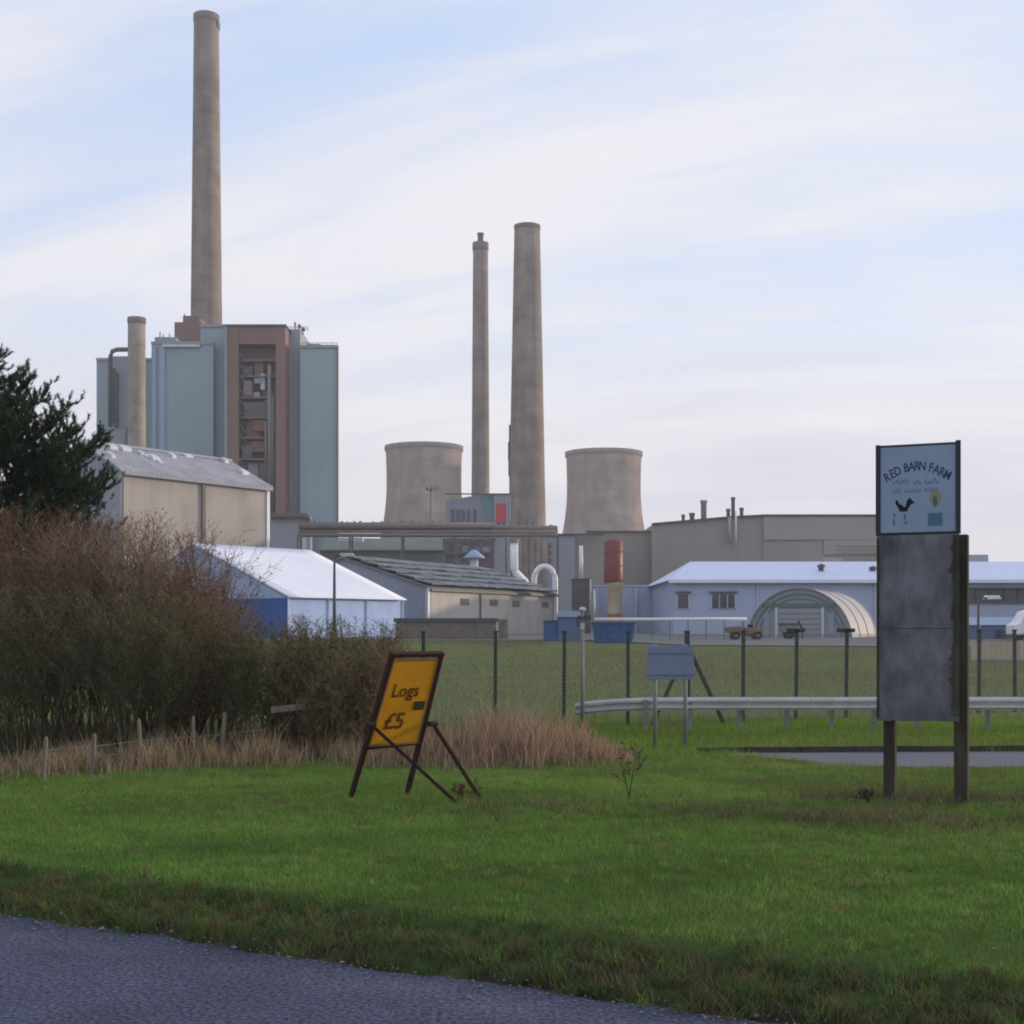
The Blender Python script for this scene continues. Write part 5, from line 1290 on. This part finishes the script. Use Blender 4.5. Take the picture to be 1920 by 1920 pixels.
# pine
def pine(x, y, h, seed):
    r_ = random.Random(seed); z = gzf(x, y)
    root = thing('pine_tree', 'dark green pine tree at the left edge above the bare shrubs', 'tree', (x, y, z))
    pts = [Vector((x + .12 * math.sin(i * .9), y + .1 * math.cos(i * 1.3), z - .2 + (h + .1) * i / 10)) for i in range(11)]
    MB().tube(pts, [.19 * (1 - i / 10.6) + .012 for i in range(11)], 10).build('trunk', M['bark'], root, True)
    segs, cols, tufts = [], [], []
    zc_ = .7
    while zc_ < h - .15:
        f = zc_ / h
        rr = float(np.interp(zc_, [.5, 2.4, 4.2, 5.2, 6.1, 6.9, 8.0], [2.6, 3.15, 3.15, 2.4, 1.6, .95, .2]))
        nb_ = 12 if f < .6 else (10 if f < .8 else 6)
        a0 = r_.uniform(0, 6.28)
        for k in range(nb_):
            a = a0 + 2 * math.pi * k / nb_ + r_.gauss(0, .25); ln = rr * r_.uniform(.66, 1.12)
            p = Vector((x, y, z + zc_ - .25 + r_.uniform(-.15, .15))); d = Vector((math.cos(a), math.sin(a), .0 + .5 * f))
            d.normalize(); n = max(3, int(ln / .24)); st = ln / n
            for i in range(n):
                d = (d + Vector((r_.gauss(0, .07), r_.gauss(0, .07), .05))).normalized(); q = p + d * st
                ra = .032 * (1 - i / n) * (1 - f * .6) + .006
                segs.append((*p, ra, *q, ra * .8)); cols.append((.07, .052, .04)); p = q
                if i / n > .22 or ln < .8:
                    for _ in range(3):
                        e = (d * .5 + Vector((r_.gauss(0, .6), r_.gauss(0, .6), r_.uniform(.0, .8)))).normalized()
                        l2 = r_.uniform(.14, .36); m_ = p + e * l2
                        segs.append((*p, .007, *m_, .004)); cols.append((.075, .06, .045))
                        e2 = (e + Vector((0, 0, .6))).normalized(); tufts.append((m_, e2)); tufts.append((p + e * l2 * .5, e)); tufts.append((p + e * l2 * .15 + Vector((r_.gauss(0, .08), r_.gauss(0, .08), r_.gauss(0, .08))), e2))
                        if r_.random() < .55:
                            e3 = (e + Vector((r_.gauss(0, .6), r_.gauss(0, .6), r_.uniform(0, .6)))).normalized(); o = m_ + e3 * r_.uniform(.10, .2)
                            segs.append((*m_, .004, *o, .003)); cols.append((.075, .06, .045)); tufts.append((o, (e3 + Vector((0, 0, .8))).normalized()))
            tufts.append((p, (d + Vector((0, 0, .8))).normalized()))
        zc_ += .30
    for i in range(8): tufts.append((Vector((x + r_.gauss(0, .05), y + r_.gauss(0, .05), z + h - .5 + i * .07)), Vector((0, 0, 1))))
    prism_mesh('limbs', segs, cols, M['twig'], root)
    T = np.array([(*p, *d) for p, d in tufts]); nT_ = len(T); per = 30
    p = np.repeat(T[:, :3], per, 0); d = np.repeat(T[:, 3:], per, 0)
    N_ = len(p)
    v = rng.normal(0, 1, (N_, 3)); v -= d * (v * d).sum(1, keepdims=True); v /= np.linalg.norm(v, axis=1, keepdims=True)
    nd = d * rng.uniform(.5, 1.0, (N_, 1)) + v * rng.uniform(.3, .8, (N_, 1)); nd /= np.linalg.norm(nd, axis=1, keepdims=True)
    b = p + d * rng.uniform(-.10, .08, (N_, 1)); ln = rng.uniform(.07, .12, (N_, 1))
    s_ = np.cross(nd, rng.normal(0, 1, (N_, 3))); s_ /= np.linalg.norm(s_, axis=1, keepdims=True); s_ *= .0095
    V = np.stack([b - s_, b + s_, b + nd * ln], 1)
    tc_ = np.repeat(rng.uniform(.65, 1.3, (nT_, 1)), per, 0) * rng.uniform(.8, 1.2, (N_, 1))
    tri_mesh('needles', V, (np.array([[.030, .056, .024]]) * tc_).astype(np.float32), M['needle'], root)
    print('pine tufts', nT_)
pine(PX(-48, 29.5), 29.5, 8.0, 9)

# grass blades
def blades(name, x, y, h, w, lean, col, kind='stuff', label=None, cat=None, dz=-.008, bend=False, parent=None):
    n = len(x); z = gz(x, y) + dz
    a = rng.uniform(0, 2 * math.pi, n); b = rng.uniform(0, 2 * math.pi, n)
    px_, py_ = np.cos(a) * w / 2, np.sin(a) * w / 2
    lx, ly = np.cos(b) * lean * h, np.sin(b) * lean * h
    if not bend:
        V = np.stack([np.stack([x - px_, y - py_, z], 1), np.stack([x + px_, y + py_, z], 1), np.stack([x + lx, y + ly, z + h], 1)], 1)
        me = mesh_np(name, V.reshape(-1, 3), np.arange(3 * n), 3, M['blade'], np.repeat(col.astype(np.float32), 3, 0))
    else:
        m = .55
        V = np.stack([np.stack([x - px_, y - py_, z], 1), np.stack([x + px_, y + py_, z], 1),
                      np.stack([x + px_ * .7 + lx * .35, y + py_ * .7 + ly * .35, z + h * m], 1), np.stack([x - px_ * .7 + lx * .35, y - py_ * .7 + ly * .35, z + h * m], 1),
                      np.stack([x + lx, y + ly, z + h], 1)], 1)
        base = np.arange(n)[:, None] * 5
        fs_ = np.concatenate([base + np.array([[0, 1, 2]]), base + np.array([[0, 2, 3]]), base + np.array([[3, 2, 4]])])
        me = mesh_np(name, V.reshape(-1, 3), fs_, 3, M['blade'], np.repeat(col.astype(np.float32), 5, 0))
    o = link(name, me)
    return tag(o, label, cat, kind=kind)
def scatter(n, y0, y1, margin=1.2, k=.40):
    y = np.sqrt(rng.uniform(y0 ** 2, y1 ** 2, n)); x = rng.uniform(-1, 1, n) * (k * y + margin); return x, y
def jit(c, n, s=.25):
    return np.array(c)[None, :] * rng.uniform(1 - s, 1 + s, (n, 1)) * rng.uniform(.92, 1.08, (n, 3))
# lawn
x, y = scatter(520000, 6.6, 18.8)
s = sroad(x, y)
edge_n = 1.02 + .35 * (vnoise(x * 1.4, y * 1.4, 3) - .5)
ok = (s > edge_n + .03) & (side_road_mask(x, y) < .4) & ~((x < 1.0) & (y > 18.2 + .5 * vnoise(x, y * 0, 14)))
x, y, s = x[ok], y[ok], s[ok]; n = len(x)
pt = sstep(.25, .75, fnoise(x * .55, y * .8, 31)); fine = fnoise(x * 2.6, y * 3.2, 37)
dry = sstep(.50, .72, fnoise(x * .8 + 9, y * 1.1, 33)); yel = sstep(12, 18.5, y); brnp = sstep(0, 2.5, x) * sstep(10.5, 12.5, y) * sstep(.42, .62, fnoise(x * .7 + 4, y * 1.3, 39))
col = jit((.160, .295, .046), n, .35) * (1.14 - .40 * pt - .30 * fine)[:, None] + jit((.19, .175, .06), n, .35) * (.08 + .35 * dry + .28 * yel + .25 * brnp)[:, None] * .55
wd_ = rng.random(n) < .10 * dry + .25 * brnp
col[wd_] = jit((.17, .12, .075), int(wd_.sum()), .4)
near_edge = 1 - sstep(0, .25, s - 1.1)
col = col + jit((.09, .075, .03), n) * (near_edge * .5)[:, None]
h = rng.uniform(.020, .055, n) * (.45 + 1.25 * fnoise(x * 3.1, y * 3.1, 35)) * (1 + 1.1 * (rng.random(n) < .03)) * (1 + .5 * brnp)
blades('lawn_grass', x, y, h, rng.uniform(.004, .0075, n), rng.uniform(.1, .9, n), col, label='short green mown grass of the lawn', cat='grass')
# verge between road and lawn
x, y = scatter(150000, 5.6, 11.5)
s = sroad(x, y); edge_n = 1.02 + .35 * (vnoise(x * 1.4, y * 1.4, 3) - .5)
bare = fnoise(x * 1.6, y * 1.6, 41)
ok = (s > -.10 + .26 * vnoise(x * 3, y * 3, 44)) & (s < edge_n + .06) & (rng.random(len(x)) < .55 * sstep(.40, .62, bare) * (1 - .8 * sstep(.6, .9, s)) + .06)
x, y, s = x[ok], y[ok], s[ok]; n = len(x)
mixv = sstep(.3, .7, fnoise(x * 2.2, y * 2.2, 45))[:, None]
col = jit((.075, .13, .03), n, .4) * mixv + jit((.12, .10, .045), n, .45) * (1 - mixv)
blades('verge_grass', x, y, rng.uniform(.02, .095, n) * (.35 + 1.3 * fnoise(x * 4, y * 4, 46)), rng.uniform(.004, .008, n), rng.uniform(.2, 1.1, n), col, label='rough dark grass of the verge beside the road', cat='grass')
def tufts(n, y0, y1, test, per, rad, h0, h1, w0, w1, cols):
    tx, ty = scatter(n, y0, y1); k = test(tx, ty); tx, ty = tx[k], ty[k]; n = len(tx)
    x = np.repeat(tx, per) + rng.normal(0, 1, n * per) * np.repeat(rng.uniform(.5, 1.3, n) * rad, per)
    y = np.repeat(ty, per) + rng.normal(0, 1, n * per) * np.repeat(rng.uniform(.5, 1.3, n) * rad, per)
    h = np.repeat(rng.uniform(h0, h1, n), per) * rng.uniform(.4, 1.1, n * per)
    c = np.repeat(np.array(cols)[rng.integers(0, len(cols), n)] * rng.uniform(.7, 1.3, (n, 1)), per, 0) * rng.uniform(.75, 1.25, (n * per, 1))
    return x, y, h, rng.uniform(w0, w1, n * per), rng.uniform(.2, 1.2, n * per), c
x, y, h, w_, ln_, c = tufts(5200, 5.6, 11.8, lambda a, b: (sroad(a, b) > -.03) & (sroad(a, b) < 1.08), 34, .045, .03, .12, .004, .009, [(.075, .135, .028), (.05, .09, .024), (.10, .10, .04), (.14, .11, .05), (.09, .15, .03)])
blades('verge_tufts', x, y, h, w_, ln_, c, label='ragged grass tufts along the muddy verge by the road', cat='grass', bend=True)
x, y, h, w_, ln_, c = tufts(3800, 7.2, 17.6, lambda a, b: (sroad(a, b) > 1.2) & (side_road_mask(a, b) < .05), 26, .04, .04, .085, .004, .007, [(.16, .27, .05), (.14, .25, .05), (.20, .27, .06), (.21, .20, .08)])
blades('lawn_tufts', x, y, h, w_, ln_, c, label='longer brighter grass tufts scattered over the lawn', cat='grass', bend=True)
# far verge beyond the side road
x, y = scatter(90000, 18.6, 27.5, 1.0)
ok = (side_road_mask(x, y) < .2) & ((x > .6)) & ((y > 20.4) | (x > 1.8))
x, y = x[ok], y[ok]; n = len(x)
col = jit((.185, .27, .04), n) * (.75 + .5 * fnoise(x * .7, y * .7, 51))[:, None]
blades('far_verge_grass', x, y, rng.uniform(.05, .13, n), rng.uniform(.008, .014, n), rng.uniform(.1, .8, n), col, label='bright yellow-green grass between the side road and the fence', cat='grass')
# rough pasture behind the fence
x, y = scatter(120000, 27, 92, 2)
n = len(x); m = sstep(.25, .75, fnoise(x * .22, y * .16, 61))[:, None]
col = jit((.15, .185, .06), n) * m * 1.3 + jit((.20, .175, .085), n) * (1 - m)
ok = (y < 74) | (x < 2)
blades('field_grass', x[ok], y[ok], rng.uniform(.06, .16, n)[ok], rng.uniform(.02, .04, n)[ok], rng.uniform(.1, .8, n)[ok], col[ok], label='olive pasture grass of the field behind the fence', cat='grass')
# long dry grass
n = 60000
px_ = rng.uniform(-140, 1190, n)
dfront = np.interp(px_, [-140, 0, 300, 600, 900, 1170], [16.2, 16.5, 17.7, 18.2, 18.0, 18.7])
y = dfront + np.abs(rng.normal(0, 1.0, n)) * np.interp(px_, [-140, 500, 850, 1100, 1170], [1.0, 1.1, 1.5, 1.5, .6]) + .32 * rng.normal(0, 1, n)
x = (px_ - 960) * y / F
hmax = np.interp(px_, [-140, 100, 300, 450, 700, 820, 900, 1000, 1070, 1130, 1190], [.22, .25, .38, .38, .34, .46, .64, .58, .42, .22, .06])
h = hmax * (.15 + .95 * rng.uniform(0, 1.0, n) ** 1.4) * 1.25 * (.15 + 1.55 * fnoise(x * 2.4, y * 2.4, 71) ** 1.3) * np.where(rng.random(n) < .06, 1.35, 1.0)
m = np.interp(px_, [0, 700, 850, 1100], [.25, .35, .8, .9])[:, None] * rng.uniform(.5, 1.3, (n, 1))
m = np.clip(m, 0, 1)
col = jit((.40, .28, .165), n, .45) * (1 - m) + jit((.44, .275, .20), n, .45) * m
gr_ = rng.random(n) < .30; col[gr_] = jit((.12, .125, .055), int(gr_.sum()))
keep = ~((side_road_mask(x, y) > .2)) & (rng.random(n) < .05 + .50 * sstep(.38, .62, fnoise(px_ * .02, y * 1.6, 77)) + .6 * sstep(800, 880, px_) * (1 - .85 * sstep(1040, 1185, px_)))
blades('dry_grass', x[keep], y[keep], h[keep], rng.uniform(.006, .013, n)[keep], rng.uniform(.05, .75, n)[keep], col[keep], label='long straw-coloured dry grass along the hedge foot', cat='dry grass', bend=True)
# dead brown weeds round the notice board and over the lawn
n = 9000
cx_ = rng.choice(7, n, p=[.20, .16, .18, .16, .10, .10, .10]); C = np.array([(4.0, 14.7), (4.7, 14.3), (3.0, 12.9), (4.6, 12.6), (.0, 13.6), (2.0, 13.4), (5.6, 13.4)])[cx_]
x = C[:, 0] + rng.normal(0, .55, n); y = C[:, 1] + rng.normal(0, .32, n)
keep = (fnoise(x * 3, y * 3, 81) > .42) & (gz(x, y) > .05)
x, y = x[keep], y[keep]; n = len(x)
col = jit((.15, .105, .07), n, .45); gk = rng.random(n) < .3; col[gk] = jit((.11, .13, .045), int(gk.sum()), .3)
blades('dead_weeds', x, y, rng.uniform(.03, .16, n), rng.uniform(.005, .011, n), rng.uniform(.3, 1.4, n), col, label='dead brown weeds around the feet of the notice board', cat='weeds', bend=True)
# fallen leaves over lawn and verge
n = 2600
x, y = scatter(n, 6.8, 17.5); s_r = sroad(x, y); kk = (s_r > .02) & ((rng.random(n) < .25) | (s_r < 1.6)); x, y = x[kk], y[kk]; n = len(x)
c = np.stack([x, y, gz(x, y) + rng.uniform(.012, .04, n)], 1); a = rng.normal(0, 1, (n, 3)); a[:, 2] *= .35; a /= np.linalg.norm(a, axis=1, keepdims=True)
b = np.cross(a, np.array([0, 0, 1.])) + rng.normal(0, .25, (n, 3)); b /= np.linalg.norm(b, axis=1, keepdims=True); s_ = rng.uniform(.010, .024, (n, 1))
V = np.concatenate([np.stack([c - a * s_, c + b * s_ * .6, c + a * s_], 1), np.stack([c - a * s_, c + a * s_, c - b * s_ * .6], 1)])
lc_ = np.array([(.14, .085, .04), (.10, .065, .035), (.20, .14, .07)])[rng.integers(0, 3, n)] * rng.uniform(.7, 1.3, (n, 1))
tag(tri_mesh('fallen_leaves', V, np.concatenate([lc_, lc_]).astype(np.float32), M['leaf']), 'scattered brown fallen leaves on the lawn and verge', 'leaves', kind='stuff')

# dead stalk plants
def dead_plant(label, px, yb, yt, seed, n, c, spread=.6, grp='dead stalk plants on the lawn'):
    d = (H - .09) * F / (yb - YH); x = PX(px, d); z = gzf(x, d); h = (yb - yt) * d / F; r_ = random.Random(seed)
    root = thing('dead_plant', label, 'plant', (x, d, z), grp); segs, cols, tips = [], [], []
    cfg = dict(c=[c, c], levels=2, kids=[2, 1], spread=[spread, .6], ratio=[.5, .4], nseg=[3, 2], lift=.08)
    for _ in range(n): grow(segs, cols, r_, Vector((x + r_.gauss(0, .015), d + r_.gauss(0, .015), z - .03)), Vector((r_.gauss(0, .2), r_.gauss(0, .2), 1)).normalized(), h * r_.uniform(.75, 1), .008, 4, .1, .02, 0, cfg, tips)
    prism_mesh('stems', segs, cols, M['twig'], root, 4)
    V = []
    for p, _d in tips:
        for _ in range(3):
            a, b = Vector((r_.gauss(0, 1), r_.gauss(0, 1), r_.gauss(0, 1))).normalized() * .02, Vector((r_.gauss(0, 1), r_.gauss(0, 1), r_.gauss(0, 1))).normalized() * .016
            V.append([p - a, p + b, p + a])
    V = np.array([[tuple(q) for q in t_] for t_ in V]); tri_mesh('seed_heads', V, np.tile(np.array([c], np.float32) * 1.1, (len(V), 1)), M['leaf'], root)['kind'] = 'stuff'
dead_plant('small dark dead stalk plant standing alone on the lawn', 1182, 1503, 1418, 3, 2, (.045, .035, .022))
dead_plant('rust-brown dead dock plant between the back legs of the amber sign', 872, 1502, 1466, 4, 5, (.12, .062, .04), .9)
dead_plant('short dead weed tuft left of the notice board posts', 1625, 1510, 1478, 6, 5, (.07, .055, .04), .9)

# grit along the road edge
n = 900
t = rng.uniform(-6, 7, n); off = rng.normal(-.06, .10, n)
cxp, cyp = -3.36 + .877 * t + .48 * off, 9.14 - .48 * t + .877 * off
r0 = rng.uniform(.004, .013, n) * (1 + .9 * (rng.random(n) < .05))
octv = np.array([(1, 0, 0), (-1, 0, 0), (0, 1, 0), (0, -1, 0), (0, 0, .7), (0, 0, -.5)]); octf = np.array([(0, 2, 4), (2, 1, 4), (1, 3, 4), (3, 0, 4), (2, 0, 5), (1, 2, 5), (3, 1, 5), (0, 3, 5)])
zr_ = np.where(sroad(cxp, cyp) < 0.0, 0.0, np.maximum(gz(cxp, cyp), 0))
V = np.stack([cxp, cyp, zr_ + r0 * .35], 1)[:, None, :] + (octv[None] * rng.uniform(.6, 1.2, (n, 6, 1))) * r0[:, None, None]
tag(link('road_grit', mesh_np('road_grit', V.reshape(-1, 3), (np.arange(n)[:, None, None] * 6 + octf[None]).reshape(-1), 3, M['pebble'])), 'loose grey grit along the edge of the road', 'grit', kind='stuff')

# ------------------------------------------------------------------ haze: thin even air over the whole site
hm = bpy.data.materials.new('pale_air'); hm.use_nodes = True
hn, hl_ = hm.node_tree.nodes, hm.node_tree.links
hn.clear()
pv = hn.new('ShaderNodeVolumePrincipled')
pv.inputs['Color'].default_value = (0.93, 0.94, 0.97, 1); pv.inputs['Density'].default_value = 0.00034; pv.inputs['Anisotropy'].default_value = 0.2
ho = hn.new('ShaderNodeOutputMaterial'); hl_.new(pv.outputs[0], ho.inputs['Volume'])
tag(MB().abox(-3050, 3050, -70, 3650, -1.2, 128).build('haze', hm), 'thin pale haze in the air over the site', 'haze', kind='stuff')
SC.cycles.volume_bounces = 1
